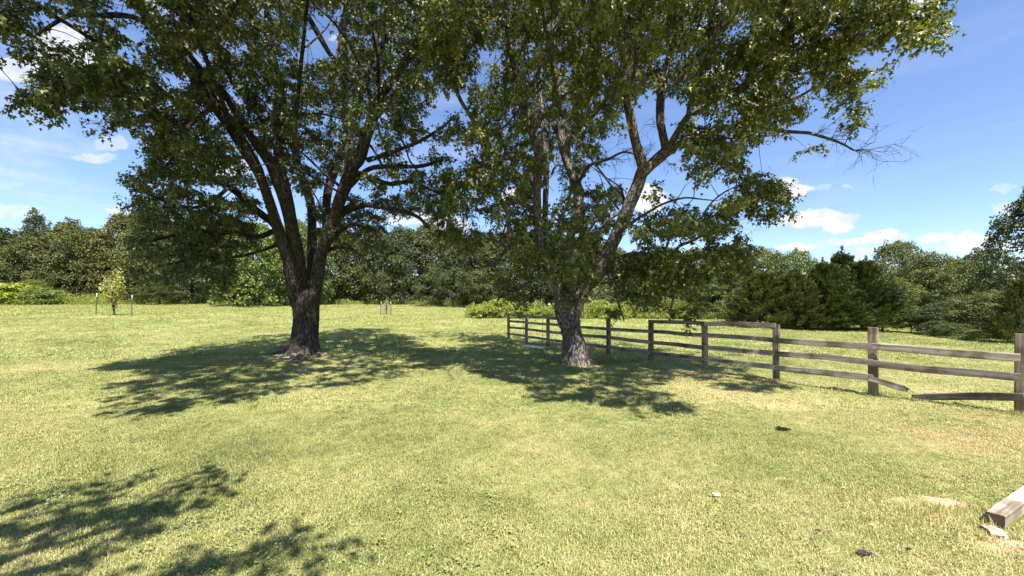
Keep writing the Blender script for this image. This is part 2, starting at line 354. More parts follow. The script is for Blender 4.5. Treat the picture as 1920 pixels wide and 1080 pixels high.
# maple leaf template: base, left lobe, notch, tip, notch, right lobe, in its own (x, y) plane with a slight fold
LEAF = np.array([(0, 0, 0), (-.42, .30, .10), (-.13, .48, .02), (0, 1.0, -.06), (.13, .48, .02), (.42, .30, .10)])
LEAF_F = np.array([(0, 2, 1), (0, 3, 2), (0, 4, 3), (0, 5, 4)])
DIAM = np.array([(0, 0, 0), (-.33, .5, .09), (0, 1.0, 0), (.33, .5, .09)])
DIAM_F = np.array([(0, 2, 1), (0, 3, 2)])
def unit(a): return a/(np.linalg.norm(a, axis=-1, keepdims=True)+1e-9)
def leaves_mesh(name, pos, axis, nrm, size, tmpl=LEAF, tf=LEAF_F):
    y = unit(axis); z = unit(nrm-y*np.sum(nrm*y, 1, keepdims=True)); x = np.cross(y, z)
    V = pos[:, None]+size[:, None, None]*(tmpl[None, :, 0, None]*x[:, None]+tmpl[None, :, 1, None]*y[:, None]+tmpl[None, :, 2, None]*z[:, None])
    Fc = (tf[None]+(np.arange(len(pos))*len(tmpl))[:, None, None]).reshape(-1, 3)
    return mesh_np(name, V.reshape(-1, 3), Fc)

# ---------------------------------------------------------------- ground sheet
def axis_pts(lo, hi, fine_lo, fine_hi, step, n):
    a = np.arange(fine_lo, fine_hi+step, step)
    l = fine_lo-np.geomspace(step, fine_lo-lo, n)[::-1]; h = a[-1]+np.geomspace(step, hi-a[-1], n)
    return np.r_[l, a, h]
gx = axis_pts(-900, 900, -40, 40, 0.7, 26); gy = axis_pts(-300, 1500, -4, 64, 0.7, 26)
GX, GY = np.meshgrid(gx, gy)
GZ = gz(GX, GY); nxg = len(gx)
i, j = np.meshgrid(np.arange(len(gy)-1), np.arange(nxg-1), indexing='ij'); i = i.ravel(); j = j.ravel()
me = mesh_np('lawn', np.c_[GX.ravel(), GY.ravel(), GZ.ravel()], np.c_[i*nxg+j, i*nxg+j+1, (i+1)*nxg+j+1, (i+1)*nxg+j], True)
tag(link('lawn', me, None, M['lawn']), kind='structure', label='mown green and straw-coloured lawn sloping gently up to the wood')
def sheet_z(X, Y):   # height of the ground sheet itself (linear between its vertices)
    X = np.asarray(X); Y = np.asarray(Y)
    a = np.clip(np.searchsorted(gx, X)-1, 0, len(gx)-2); b = np.clip(np.searchsorted(gy, Y)-1, 0, len(gy)-2)
    tx = (X-gx[a])/(gx[a+1]-gx[a]); ty = (Y-gy[b])/(gy[b+1]-gy[b])
    return (GZ[b, a]*(1-tx)*(1-ty)+GZ[b, a+1]*tx*(1-ty)+GZ[b+1, a]*(1-tx)*ty+GZ[b+1, a+1]*tx*ty)

# ---------------------------------------------------------------- the two big maples
CANOPY = [  # leaf density on a 40 px raster of the crown outline, rows from y=0
"864772458899756478998999999999996447999977860000",
"634633699989974587899979999999999858999998840000",
"727742399768982499999874999999978889869734100000",
"169999833548886999999956999977587679878750000000",
"189889988647787899995699889843166669975600000000",
"046375899856995888986699878751034678873330000000",
"000002499843999476764799766810028886651000000000",
"000003598896496934646699776400025875000000000000",
"000002868677637466598998766153234365300000000000",
"000002489989214788899746989763565587500000000000",
"000001689978102689756148998784899833000000000000",
"000002898886001686310256998742764851000000000000",
"000000688784000365300004899749998630000000000000",
"000000001210000143100003458738987500000000000000",
"000000000000000010000001131033552000000000000000",
"000000000000000000000000000013200000000000000000"]
CAN = np.array([[int(c) for c in (r+'0'*48)[:48]] for r in CANOPY], float)
def poly_mask(poly, x, y):
    poly = np.asarray(poly, float); ins = np.zeros(len(x), bool); n = len(poly); j = n-1
    for i in range(n):
        xi, yi = poly[i]; xj, yj = poly[j]
        c = ((yi > y) != (yj > y)) & (x < (xj-xi)*(y-yi)/((yj-yi)+1e-9)+xi); ins ^= c; j = i
    return ins
SHADE = [(140,776),(300,772),(480,744),(600,730),(740,710),(800,692),(860,680),(890,698),(960,712),(1005,735),(1010,747),(1090,752),(1150,756),(1180,768),(1268,768),
 (1272,750),(1225,738),(1195,722),(1290,706),(1340,724),(1440,733),(1462,720),(1420,704),(1500,706),(1580,722),(1610,716),(1560,690),(1440,668),(1300,655),(1150,640),(1040,622),(960,622),
 (850,617),(760,618),(640,615),(600,624),(450,628),(292,633),(380,648),(255,668),(195,690),(310,700),(215,722),(240,740)]
def shade_ok(p):
    h = p[:, 2]-gz(p[:, 0], p[:, 1]); q = p-SUN[None]*(h/SUN[2])[:, None]
    q[:, 2] = gz(q[:, 0], q[:, 1])
    qx, qy = proj(np.c_[q[:, 0], np.maximum(q[:, 1], .5), q[:, 2]])
    vis = (q[:, 1] > 2.0) & (qx > -60) & (qx < 1980) & (qy < 1100)
    m = poly_mask(SHADE, qx, qy)
    # left edge strip seen in the photo at x<10, y~685
    return ~vis | m | ((qx < 8) & (qy > 650) & (qy < 700))
def L(pts, z0, z1, leafy=0.0, dead=False):
    pts = [(x, y, r*(.86 if y > 300 else .92)) for x, y, r in pts]
    n = len(pts); out = []
    ds = np.r_[0, np.cumsum([math.dist(pts[i][:2], pts[i+1][:2]) for i in range(n-1)])]; ds /= ds[-1]
    for (x, y, r), t in zip(pts, ds):
        Z = z0+(z1-z0)*t; p = P(x, y, Z); out.append((p.x, p.y, p.z, r/F*Z))
    return dict(p=np.array(out), leafy=leafy, dead=dead)

def extra_limbs(limbs, n, origin, own, zmax, rs, ymin, ymax):
    """limbs that run towards and away from the viewer and above the frame, kept inside the crown outline"""
    made = 0; tries = 0
    src = [l for l in limbs if not l['dead']]
    while made < n and tries < 4000:
        tries += 1
        l = src[rs.integers(len(src))]; sp_ = smooth_path(l['p'], .3); k = rs.integers(len(sp_)//4, len(sp_)); st = sp_[k]
        if st[2] < 3.2 or st[2] > zmax-2: continue
        a = rs.uniform(0, 2*np.pi); out = np.array([st[0]-origin[0], st[1]-origin[1]]); out = out/(np.linalg.norm(out)+.3)
        d = np.array([math.cos(a)+out[0]*.7, math.sin(a)*1.25+out[1]*.7, rs.uniform(.1, .9)]); d /= np.linalg.norm(d)
        ln = rs.uniform(2.6, 5.2); m = 9; q = [st[:3]]; dd = d.copy()
        for i in range(m):
            dd = dd+rs.normal(0, .12, 3)+np.array([0, 0, -.05 if dd[2] > -.2 else .03]); dd /= np.linalg.norm(dd); q.append(q[-1]+dd*ln/m)
        q = np.array(q); q[:, 2] += rs.uniform(-.1, .1)
        if q[:, 1].min() < ymin or q[:, 1].max() > ymax or q[:, 2].min() < 2.6 or q[:, 2].max() > zmax: continue
        x, y = proj(q); c = (x//40).astype(int); r_ = (y//40).astype(int)
        inf = (x > 0) & (x < 1920) & (y > 0) & (y < 640)
        dens = np.where(inf, CAN[np.clip(r_, 0, 15), np.clip(c, 0, 47)], 9)
        if (x > 1700).any() or (dens[2:] < 4).any() or not own(x, y).all(): continue
        if shade_ok(q[3:]).mean() < .8: continue
        r0 = min(st[3]*.6, .055); r0 = max(r0, .022)
        limbs.append(dict(p=np.c_[q, np.linspace(r0, .008, len(q))], leafy=.15, dead=False, extra=True)); made += 1

def front_of_limb(p, limbs):
    x, y = proj(np.c_[p[:, 0], np.maximum(p[:, 1], .3), p[:, 2]]); hit = np.zeros(len(p), bool)
    for l in limbs:
        if l.get('extra') or l.get('hide'): continue
        q = smooth_path(l['p'], .35); lx, ly = proj(q); lr = q[:, 3]/q[:, 1]*F
        for i in range(len(q)):
            if not (-20 < lx[i] < 1940 and 20 < ly[i] < 640) or lr[i] < 3.5: continue
            d = np.hypot(x-lx[i], y-ly[i]); hit |= (d < lr[i]+15) & (p[:, 1] < q[i, 1]+.3)
    return hit
def sun_lane(p, targets):
    hit = np.zeros(len(p), bool)
    for (x, y, Z, r) in targets:
        t = np.array(P(x, y, Z)); q = p-t; k = q@SUN; d = np.linalg.norm(q-k[:, None]*SUN, axis=1); hit |= (d < r) & (k > .2)
    return hit
LANES = [(525,661,13.0,.3),(560,663,12.6,.35),(1700,60,7.6,.5),(1600,120,7.8,.5),(1500,60,8,.5),(1250,80,8.6,.5),(1090,130,9.5,.5),(330,190,9,.5),(560,80,12,.5),(720,40,11.5,.5),(60,180,7,.5),(1088,668,10.8,.42),(1090,645,10.8,.40),(1086,622,10.8,.36),(1047,560,10.9,.34),(1088,556,10.9,.30),(1122,508,10.8,.36),(1142,470,10.7,.34),(1158,435,10.6,.3),(1176,395,10.4,.3),(1200,335,10.1,.3),
         (548,655,12.7,.40),(590,550,12.8,.28),(556,600,12.7,.22),(660,300,12.7,.3),(1409,237,8.8,.3),(1470,98,8,.4)]
def sample_clusters(limbs, own, rs, tot, per9=6.9, zmin=1.15, zmax=17, ymin=1.6, ymax=20, offscreen=860, spread=0.85):
    nodes = []; wts_ = []
    for l in limbs:
        if l['dead']: continue
        q = smooth_path(l['p'], .22); k0 = int(len(q)*l['leafy']); q = q[k0:]
        nodes.append(q)
    nodes = np.vstack(nodes); nodes = nodes[nodes[:, 2] > 1.2]; w = 1/(0.4+nodes[:, 3]*8); w /= w.sum()
    cnt = np.zeros((32, 96)); gap = np.zeros((32, 96))
    for a in range(32):
        for b in range(96):
            nz_ = mnoise.noise(Vector((b*.36, a*.36, 2.2)))+.35*mnoise.noise(Vector((b*1.1, a*1.1, 7.2))); d = CAN[a//2, b//2]
            act = nz_ < {0: -9, 1: -.5, 2: -.36, 3: -.26, 4: -.16, 5: -.06, 6: .04, 7: .14, 8: .28, 9: .66}[int(d)]
            gap[a, b] = per9/4*(.75+.25*d/9) if act else 0; C = []; par = []; vox = {}; off = 0
    for rnd in range(34):
        N = 14000; k = rs.choice(len(nodes), N, p=w)
        o = rs.normal(0, 1, (N, 3))*spread*np.array([1, 1, .75]); o[:, 2] -= .15
        o *= (1+rnd*.02)
        p = nodes[k, :3]+o
        x, y = proj(np.c_[p[:, 0], np.maximum(p[:, 1], .3), p[:, 2]])
        ok = (np.linalg.norm(o, axis=1) < 1.5) & (p[:, 2] > zmin) & (p[:, 2] < zmax) & (p[:, 1] > ymin) & (p[:, 1] < ymax) & own(x, y)
        sh = shade_ok(p); ok &= ~(sun_lane(p, LANES) & (rs.uniform(0, 1, N) < .97)); fl = front_of_limb(p, limbs) & (rs.uniform(0, 1, N) < .72)
        for i in np.nonzero(ok)[0]:
            inf = 0 <= x[i] < 1920 and 0 <= y[i] < 1080
            if inf:
                if y[i] >= 632 or fl[i]: continue
                r_, c_ = int(y[i]//20), int(x[i]//20); tgt = gap[r_, c_]
                if tgt <= 0 or cnt[r_, c_] >= tgt: continue
                e = .38*F/p[i, 1]; bad = 0
                for ex, ey in ((e, 0), (-e, 0), (0, e), (0, -e*.6)):
                    a_, b_ = int((y[i]+ey)//20), int((x[i]+ex)//20)
                    if 0 <= b_ < 96 and 0 <= a_ < 32: bad += gap[a_, b_] <= 0
                if bad and rs.uniform() < (0, .4, .8, .97, 1)[bad]: continue
                if not sh[i] and (rnd < 25 or cnt[r_, c_] > .45*tgt): continue
                cnt[r_, c_] += max(.55, (11.0/p[i, 1])**1.6)
            else:
                if not sh[i] or off >= offscreen: continue
                key = tuple((p[i]/.76).astype(int))
                if vox.get(key, 0) >= 1: continue
                if x[i] > 1700 and p[i, 1] > 0 and y[i] > -400: continue
                vox[key] = 1; off += 1
            C.append(p[i]); par.append(nodes[k[i], :3])
    print('clusters', len(C), 'off', off, 'unfilled', round(float(np.maximum(0, gap-cnt).sum()), 1))
    C = np.array(C); par = np.array(par); dn = np.linalg.norm(C-par, axis=1); o = np.argsort(dn); path = dn.copy(); out = par.copy()
    for n_, i in enumerate(o[1:], 1):      # twigs branch off each other instead of fanning from one point
        prev = o[:n_]; d = np.linalg.norm(C[prev]-C[i], axis=1); cost = d+.45*path[prev]; j = int(np.argmin(cost))
        if cost[j] < dn[i] and d[j] > .05: out[i] = C[prev[j]]; path[i] = path[prev[j]]+d[j]
    return C, out
def own_grid(own):
    yy, xx = np.meshgrid(np.arange(16)*40+20, np.arange(48)*40+20, indexing='ij'); return own(xx.ravel().astype(float), yy.ravel().astype(float)).reshape(16, 48)

def foliage(root, C, par, rs, leafmat, nleaf=(80, 125), size=(.060, .128), twigs=True):
    T = Tubes(); pos = []; ax = []; nr = []; sz = []
    for c, b in zip(C, par):
        d = c-b; ln = np.linalg.norm(d)+1e-6
        mid = b+d*.5+np.array([0, 0, .12*ln])+rs.normal(0, .05*ln, 3)
        if twigs: T.add(np.c_[np.array([b, b*.3+mid*.7, c*.45+mid*.55, c]), [.010, .008, .006, .004]], 3, closed=False, seed=rs.uniform(0, 5))
        n = rs.integers(*nleaf); ns = rs.integers(5, 8)
        dirs = unit(rs.normal(0, 1, (ns, 3))*np.array([1, 1, .55])+d/ln*.55); lens = rs.uniform(.16, .42, ns)
        for s in range(ns):
            m = n//ns; t = rs.uniform(.12, 1.0, m)**.8
            e = dirs[s]*lens[s]
            if twigs and s < 4:
                T.add(np.c_[np.array([c, c+e*.55+[0, 0, -.02], c+e+[0, 0, -.09]]), [.004, .003, .002]], 3, closed=False)
            q = c+e*t[:, None]; q[:, 2] -= .10*t*t
            q += rs.normal(0, .045, (m, 3)); pos.append(q)
            a = rs.normal(0, .55, (m, 3))+dirs[s]*.7; a[:, 2] -= .75; ax.append(a)
            nn = rs.normal(0, .5, (m, 3)); nn[:, 2] += .42; nn[:, :2] += dirs[s][:2]*.85; nr.append(nn)
            sz.append(rs.uniform(size[0], size[1], m))
    pos = np.vstack(pos); ax = np.vstack(ax); nr = np.vstack(nr); sz = np.concatenate(sz)
    lx, ly = proj(np.c_[pos[:, 0], np.maximum(pos[:, 1], .3), pos[:, 2]])
    inv = (pos[:, 1] > 0) & (lx > -250) & (lx < 2170) & (ly > -160)
    me = leaves_mesh('leaves', pos[inv], ax[inv], nr[inv], sz[inv]) if inv.any() else None
    if me: link('foliage', me, root, leafmat, 'stuff')
    k = ~inv & (rs.uniform(0, 1, len(pos)) < .62)
    m2 = leaves_mesh('upper_leaves', pos[k], ax[k], nr[k], sz[k]*1.35, DIAM*[1.25, 1, 1], DIAM_F)
    link('upper_foliage' if me else 'foliage', m2, root, leafmat, 'stuff'); me = m2
    if twigs: T.build('twigs', root, M['twig'], 'stuff')
    print('leaves', len(me.polygons)//4)
def world_parent(root):
    """limbs are computed in world space; move them into the root's frame without touching meshes"""
    inv = Matrix.Translation(-root.location)
    for c in root.children: c.matrix_parent_inverse = inv
def limb_objs(root, limbs, m, rs):
    ex = Tubes(); has = False
    for k, l in enumerate(limbs):
        big = l['p'][:, 3].max()
        if l.get('extra'):
            ex.add(smooth_path(l['p'], .18), 6, seed=k*.7); has = True; continue
        T = Tubes(); step = .06 if big > .1 else .12
        q = smooth_path(l['p'], step)
        T.add(q, 26 if big > .12 else (14 if big > .06 else 8), amp=.012 if big > .12 else (.006 if big > .06 else .003), seed=k*1.3)
        T.build('dead_limb' if l['dead'] else 'limb', root, M['deadtwig'] if l['dead'] else m)
    if has: ex.build('upper_limbs', root, m, 'stuff')
def dead_twigs(T, start, d, ln, r, rs, depth):
    q = [np.array(start)]; dd = np.array(d, float); n = 6
    for i in range(n):
        dd = unit(dd+rs.normal(0, .16, 3)+[0, 0, -.03]); q.append(q[-1]+dd*ln/n)
    q = np.array(q); T.add(np.c_[q, np.linspace(r, r*.4, n+1)], 4, closed=False)
    if depth:
        for k in range(rs.integers(2, 5)):
            i = rs.integers(1, n+1); nd = unit(dd*.7+rs.normal(0, .6, 3)); dead_twigs(T, q[i], nd, ln*rs.uniform(.45, .75), r*.6, rs, depth-1)

def trunk_obj(root, prof, Z, m, seed, flare, lobes, depth=1.0):
    arr = []
    for (x, y, r) in prof:
        r *= .9
        p = P(x, y, Z); arr.append((p.x, p.y, p.z, r/F*Z))
    T = Tubes(); q = smooth_path(arr, .03); T.add(q, 96, amp=.022, flare=flare, seed=seed, lobes=lobes)
    return T.build('trunk', root, m)

# ---- left maple
Z1 = 13.2
t1 = thing('maple_tree', P(570, 665, Z1), 'large multi-stemmed maple with dark furrowed trunk and surface roots, left of the pair', 'tree', 'big maples on the lawn')
trunk_obj(t1, [(569,673,29),(570,664,28),(571,652,26),(571.5,640,25),(572.5,620,23.5),(573.5,600,23.5),(574,580,25),(574.5,562,26),(575,550,26),(576,541,21)], Z1, M['bark'], 1.7, .95, 5)
limbs1 = [
 L([(562,572,16),(555,545,18),(548,515,16),(540,483,13),(525,438,11.5),(506,379,9.5),(492,342,9.5),(479,312,11.5),(458,278,12.5),(438,243,13),(416,213,12.5),(396,188,12),(362,137,11),(328,108,10),(300,70,10),(275,33,9),(250,-5,9),(215,-60,8),(180,-130,6),(150,-200,4)], 13.1, 7.2, .45),
 L([(566,560,14),(564,520,13),(557,470,12.5),(549,438,12),(538,379,13.5),(524,335,16),(510,308,13),(492,284,10),(470,255,8),(450,222,8),(428,185,8),(400,158,7),(375,128,6),(350,95,4.5),(330,60,3)], 13.2, 9.5, .5),
 L([(526,340,12),(524,290,11),(524,230,10),(528,190,9),(527,157,8),(518,135,8),(508,95,7),(503,50,7),(500,0,6),(492,-70,5),(485,-150,3)], 13.0, 13.5, .3),
 L([(578,560,11),(582,520,9),(584,483,9),(585,438,9.5),(583,385,9),(573,352,8),(562,320,7),(556,290,6),(553,240,5),(556,180,4)], 13.4, 15.5, .45),
 L([(588,565,14),(594,530,14),(600,490,12.5),(612,448,12.5),(631,396,12.5),(643,362,13),(654,332,13.5),(662,312,12),(674,296,12),(684,262,11),(692,240,10),(711,188,9),(730,155,8),(745,137,8),(768,103,7),(788,68,7),(808,30,6),(822,-5,6),(840,-60,5),(860,-130,3)], 13.3, 10.5, .5),
 L([(645,345,9),(653,325,10),(656,290,9.5),(655,255,8),(650,210,8),(646,180,7.5),(642,137,7),(640,95,7),(645,45,7),(653,0,7),(660,-60,5),(668,-140,3)], 13.2, 14.5, .35),
 L([(612,440,8),(612,385,8.5),(617,350,8.5),(628,318,8),(642,280,7),(650,240,5),(655,210,4)], 13.5, 15.5, .7),
 L([(540,460,8),(525,435,9),(508,415,8),(490,402,8),(468,384,7.5),(445,362,7),(420,345,6),(400,336,5),(370,322,4),(330,300,3),(290,285,2)], 13.3, 11.5, .3),
 L([(285,52,5),(262,36,4.5),(240,30,4.5),(215,28,5),(190,29,4),(165,28,3.5),(135,28,3.5),(118,34,3),(100,45,3),(84,55,2.5),(68,66,2)], 7.9, 6.9, .3),
 L([(398,200,5),(360,232,4),(335,255,5),(315,246,5),(303,228,5),(292,212,4.5),(270,192,4),(250,178,4),(225,168,3.5),(195,160,3),(160,153,2.5),(110,165,2),(70,185,1.5)], 9.3, 7.2, .25),
 L([(645,128,4),(623,107,4.5),(607,82,5),(590,52,5),(575,28,5),(553,2,5),(530,-40,4),(510,-80,3)], 13.3, 12.0, .6),
 L([(694,140,5),(700,122,6),(713,90,6),(724,76,5),(732,60,4),(738,30,3.5),(740,-20,3)], 11.8, 12.8, .3),
 L([(700,127,4),(706,95,4.5),(707,55,4),(704,15,3),(705,-40,2)], 11.8, 13.4, .3),
 L([(700,225,6),(720,200,6),(745,170,5),(765,140,4.5),(775,120,3)], 12.3, 13.8, .3),
 L([(655,320,6),(690,330,5),(730,345,4.5),(770,340,4),(800,352,3.5),(830,365,3),(850,385,2)], 13.0, 11.4, .2),
 L([(615,455,6),(640,430,5),(670,420,4.5),(700,430,4),(720,452,3)], 13.3, 11.2, .2),
 L([(520,430,5),(480,445,5),(440,435,4.5),(405,440,4),(370,430,4),(330,440,3),(290,450,2.5),(255,455,2)], 13.3, 10.0, .2),
 L([(430,350,4),(400,375,4),(360,390,3.5),(320,380,3),(280,365,2)], 11.9, 9.8, .1),
 L([(690,300,5),(735,285,4),(780,268,3.5),(820,245,3),(845,225,2)], 12.4, 10.3, .2),
 L([(500,60,4),(470,20,4),(440,-30,4),(420,-100,3)], 13.2, 9.5, .2),
 L([(340,100,5),(400,60,5),(440,10,4),(470,-60,3)], 9.4, 7.5, .2),
 L([(655,10,5),(600,-60,5),(560,-160,4),(540,-260,3)], 14.0, 10.5, .2),
 L([(650,355,6),(690,318,5),(735,312,4.5),(785,312,4),(830,300,3)], 13.0, 11.0, .15),
 L([(630,395,6),(680,385,5),(735,392,4.5),(780,405,4),(805,428,3)], 13.1, 11.2, .15),
 L([(612,470,4),(645,462,3.5),(675,478,3),(695,500,2.2),(705,525,1.5)], 13.2, 11.9, .1),
 L([(530,455,4),(490,470,3.2),(440,482,2.8),(390,478,2.5),(340,490,2),(290,500,1.5)], 13.3, 11.0, .2),
]
def W3(rows): return dict(p=np.array(rows, float), leafy=.35, dead=False, extra=True)
limbs1 += [W3([(-7.6,10.8,6,.06),(-7,8.6,7.6,.05),(-5.8,6,8.2,.04),(-4.9,4.2,7.9,.03),(-4.2,2.6,7.1,.01)]), W3([(-7.9,9.8,6.4,.06),(-9,8,7.4,.04),(-9.8,6.2,7.6,.03),(-10,4.8,7.2,.01)]),
 W3([(-6.2,11,7,.05),(-4.5,8.5,8.8,.04),(-3,6,9.2,.03),(-2.4,4.5,8.8,.01)]), W3([(-8,11,8,.05),(-7.5,8,10.5,.04),(-6.5,5,11,.03),(-6,3.4,10.5,.01)])]
def own1(x, y): return np.where(y < 160, x < 800-np.minimum(0, y)*.2, np.where(y < 440, x < 842, x < 800))
rs = np.random.default_rng(11)
extra_limbs(limbs1, 34, (-6.9, 13.2), own1, 15, rs, 2.0, 20)
limb_objs(t1, limbs1, M['bark'], rs)
C1, B1 = sample_clusters(limbs1, own1, rs, 0)
foliage(t1, C1, B1, rs, M['maple'])
# surface roots
M['root'] = bark_mat('bare_root_bark', (0.14, 0.115, 0.09), (0.40, 0.35, 0.29), 1.4)
for k, (pts, w) in enumerate([([(555,652),(540,657),(524,661),(506,665)], 7), ([(560,655),(556,664),(548,671)], 8), ([(585,655),(594,663),(602,670)], 6), ([(545,652),(530,652),(512,654)], 4), ([(580,660),(575,672),(560,680),(545,684)], 5), ([(565,664),(560,672),(552,676)],6)]):
    q = []
    for i, (x, y) in enumerate(pts):
        p = G(x, y); q.append((p.x, p.y, p.z+.035*(1-i/len(pts))-.03*(i == len(pts)-1), w/F*Z1*(1-.2*i)))
    T = Tubes(); T.add(smooth_path(q, .05), 14, amp=.008, seed=k*2.2); T.build('root', t1, M['root'])
world_parent(t1)

# ---- right maple with the split trunk
Z2 = 11.2
t2 = thing('maple_tree', P(1081, 682, Z2), 'large maple with low forked shaggy pinkish trunk beside the rope swing and fence', 'tree', 'big maples on the lawn')
trunk_obj(t2, [(1083,690,31),(1081,680,30),(1079,666,27),(1077,648,23.5),(1073.5,630,20.5),(1069.5,612,20.5),(1067,598,21),(1065.5,588,20),(1065,582,17)], Z2, M['bark2'], 4.1, .34, 6)
limbs2 = [
 L([(1062,610,15),(1053,585,15),(1050,560,13.5),(1047,541,12.5),(1042,517,11.5),(1034,500,11),(1026,480,10),(1014,446,9),(1008,405,8.5),(1007,348,8.5),(1010,295,9),(998,250,8.5),(984,214,8),(977,169,7.5),(967,128,7),(970,105,6),(980,83,5.5),(992,50,5),(1002,8,5),(1010,-40,4),(1012,-110,3)], 11.2, 9.4, .4),
 L([(1072,610,15),(1079,582,15),(1086,560,15),(1096,543,14),(1112,521,14),(1128,502,13.5),(1144,466,13),(1157,438,13),(1169,413,13),(1177,392,13),(1185,373,12.5),(1196,347,12.5),(1204,324,13),(1210,306,12)], 11.2, 10.2, 1.0),
 L([(1208,325,10),(1201,299,10),(1194,275,9),(1189,254,8.5),(1181,214,8.5),(1176,190,8),(1175,160,8.5),(1182,138,9),(1192,110,7),(1198,70,6),(1205,20,6),(1210,-30,5),(1215,-110,3)], 10.2, 8.4, .6),
 L([(1205,325,11),(1222,307,12),(1236,295,12),(1248,282,10),(1246,268,8),(1242,250,8),(1238,222,8),(1239,181,8),(1245,150,8),(1249,130,7.5),(1256,108,7),(1264,70,6),(1272,10,5),(1276,-50,4),(1280,-130,3)], 10.2, 10.4, .6),
 L([(1244,288,9),(1254,275,7),(1267,254,7),(1279,234,6.5),(1291,218,6.5),(1310,206,6),(1332,193,5.5),(1360,178,5),(1381,169,5),(1398,162,5),(1409,155,5),(1420,142,4.5),(1430,128,4),(1447,115,3.5),(1469,98,3),(1494,82,2.5),(1526,54,2),(1570,35,1.6),(1620,30,1.2)], 10.2, 7.4, .35),
 L([(1244,292,8),(1258,283,7),(1270,272,6),(1285,263,5.5),(1312,256,5),(1330,253,5),(1348,245,5),(1363,239,4.5),(1381,237,4.5),(1409,237,4.5),(1431,239,4),(1455,244,3.5),(1479,247,3.2),(1500,248,3),(1520,250,3),(1557,261,2.6),(1580,270,2),(1601,282,1.5)], 10.2, 7.5, .3),
 L([(1289,222,4),(1292,200,4),(1297,182,4),(1307,160,4),(1314,138,3.5),(1323,108,3.2),(1333,88,3),(1342,70,2.5),(1352,45,2),(1360,10,2)], 9.5, 8.4, .2),
 L([(1405,158,3),(1412,140,3),(1424,112,3),(1440,95,2.6),(1458,78,2.2),(1480,60,1.8)], 8.9, 7.9, .1),
 L([(1140,500,5),(1155,487,4.5),(1177,478,4.5),(1195,475,4),(1210,476,4),(1232,481,4),(1250,481,4),(1264,472,3.8),(1276,460,3.5),(1295,453,3),(1320,440,2.4),(1345,425,1.8)], 10.9, 9.6, .25),
 L([(1165,480,3),(1180,500,3),(1195,520,2.4),(1215,535,1.8)], 10.7, 10.0, .1),
 L([(1052,520,10),(1060,480,9),(1070,440,9),(1080,400,10),(1086,365,10.5),(1078,340,10),(1069,316,9),(1060,296,8),(1055,270,7.5),(1052,245,7),(1050,222,6.5),(1048,190,6),(1045,150,5),(1040,100,4),(1036,40,4),(1032,-30,3)], 11.3, 13.0, .5),
 L([(1066,318,7),(1063,285,7),(1066,262,7),(1076,248,7),(1091,226,7),(1112,214,6.5),(1124,200,6),(1136,185,6),(1150,176,5.5),(1165,165,5),(1185,152,5),(1207,144,4.5),(1240,130,3.5)], 12.2, 11.0, .6),
 L([(1018,500,5),(1022,440,6),(1022,390,6),(1024,340,6),(1024,283,6),(1020,245,5.5),(1014,200,5),(1010,150,4.5),(1006,90,4),(1003,20,3)], 11.3, 13.8, .5),
 L([(1040,512,7),(1018,507,7),(1000,496,6.5),(985,486,6.5),(972,472,6),(961,456,6),(955,430,5.5),(953,405,5),(945,385,5),(933,364,4.5),(922,335,4),(914,285,4),(912,268,4),(903,245,4),(890,230,4),(876,208,4),(863,187,4),(852,160,4),(840,133,3.5),(830,112,3.5),(820,94,3),(812,60,3),(805,10,2.5)], 11.2, 8.8, .25),
 L([(985,485,4),(960,470,4),(935,455,3.5),(905,440,3),(880,430,2)], 11.1, 10.0, .1),
 L([(1064,585,8),(1070,560,8),(1075,530,7),(1082,490,6),(1095,455,5),(1105,430,4),(1120,410,3)], 11.0, 9.8, .4),
 L([(1177,395,5),(1165,360,3)], 10.6, 10.8, 1.0),
 L([(1178,392,4),(1165,398,4.5),(1150,405,4.5),(1138,420,4),(1125,440,3),(1110,455,2)], 10.6, 10.0, .3),
 L([(975,160,4),(960,120,4),(950,60,4),(945,0,3),(940,-80,3)], 10.1, 8.0, .1),
 L([(1010,300,5),(970,290,4),(935,300,3.5),(900,310,3),(875,330,2)], 10.4, 9.0, .1),
 L([(1205,20,4),(1250,-20,4),(1300,-60,3),(1350,-80,2)], 8.7, 6.6, .1),
 L([(1350,160,3),(1420,200,3),(1480,190,2.5),(1540,160,2),(1600,165,1.5)], 8.8, 7.6, .1),
 L([(1480,95,3),(1540,80,2.5),(1600,60,2),(1660,40,2),(1710,30,1.5)], 8.0, 7.0, .05),
 L([(1300,450,2.5),(1320,400,2.2),(1345,370,2),(1380,350,1.8),(1420,345,1.5),(1460,370,1.2)], 9.8, 8.8, .05),
]
limbs2 += [L([(1020,505,5),(1000,525,4.5),(975,540,4),(950,545,3.5),(925,535,2.5)], 11.2, 10.0, .15), L([(1085,420,5),(1108,455,4),(1118,490,3),(1120,520,2)], 11.2, 10.3, .15), L([(960,455,4),(930,490,3.5),(905,500,3),(890,480,2)], 11.0, 10.2, .1), L([(1010,400,5),(975,380,4),(930,385,3.5),(895,395,3)], 11.1, 9.8, .1), L([(1190,478,3.5),(1205,505,3),(1210,540,2.5),(1190,585,1.5)], 10.7, 10.0, .1), L([(1215,478,3.5),(1242,512,2.8),(1262,550,2.2),(1255,590,1.4)], 10.4, 9.6, .1), L([(1262,474,3),(1298,500,2.6),(1322,535,2),(1330,560,1.3)], 10.1, 9.4, .1), L([(1135,505,3.5),(1150,530,3),(1158,565,2),(1170,600,1.3)], 10.9, 10.4, .2)]
limbs2.append(L([(1080,352,4),(1095,324,4),(1103,312,3.8),(1112,307,3.5),(1128,302,3.2),(1144,297,3),(1158,289,2.5),(1169,285,2.2),(1180,286,1.8),(1192,290,1.2)], 11.6, 10.6, 1, True))
limbs2.append(L([(1250,462,3),(1262,430,1)], 9.8, 9.7, 1, True))
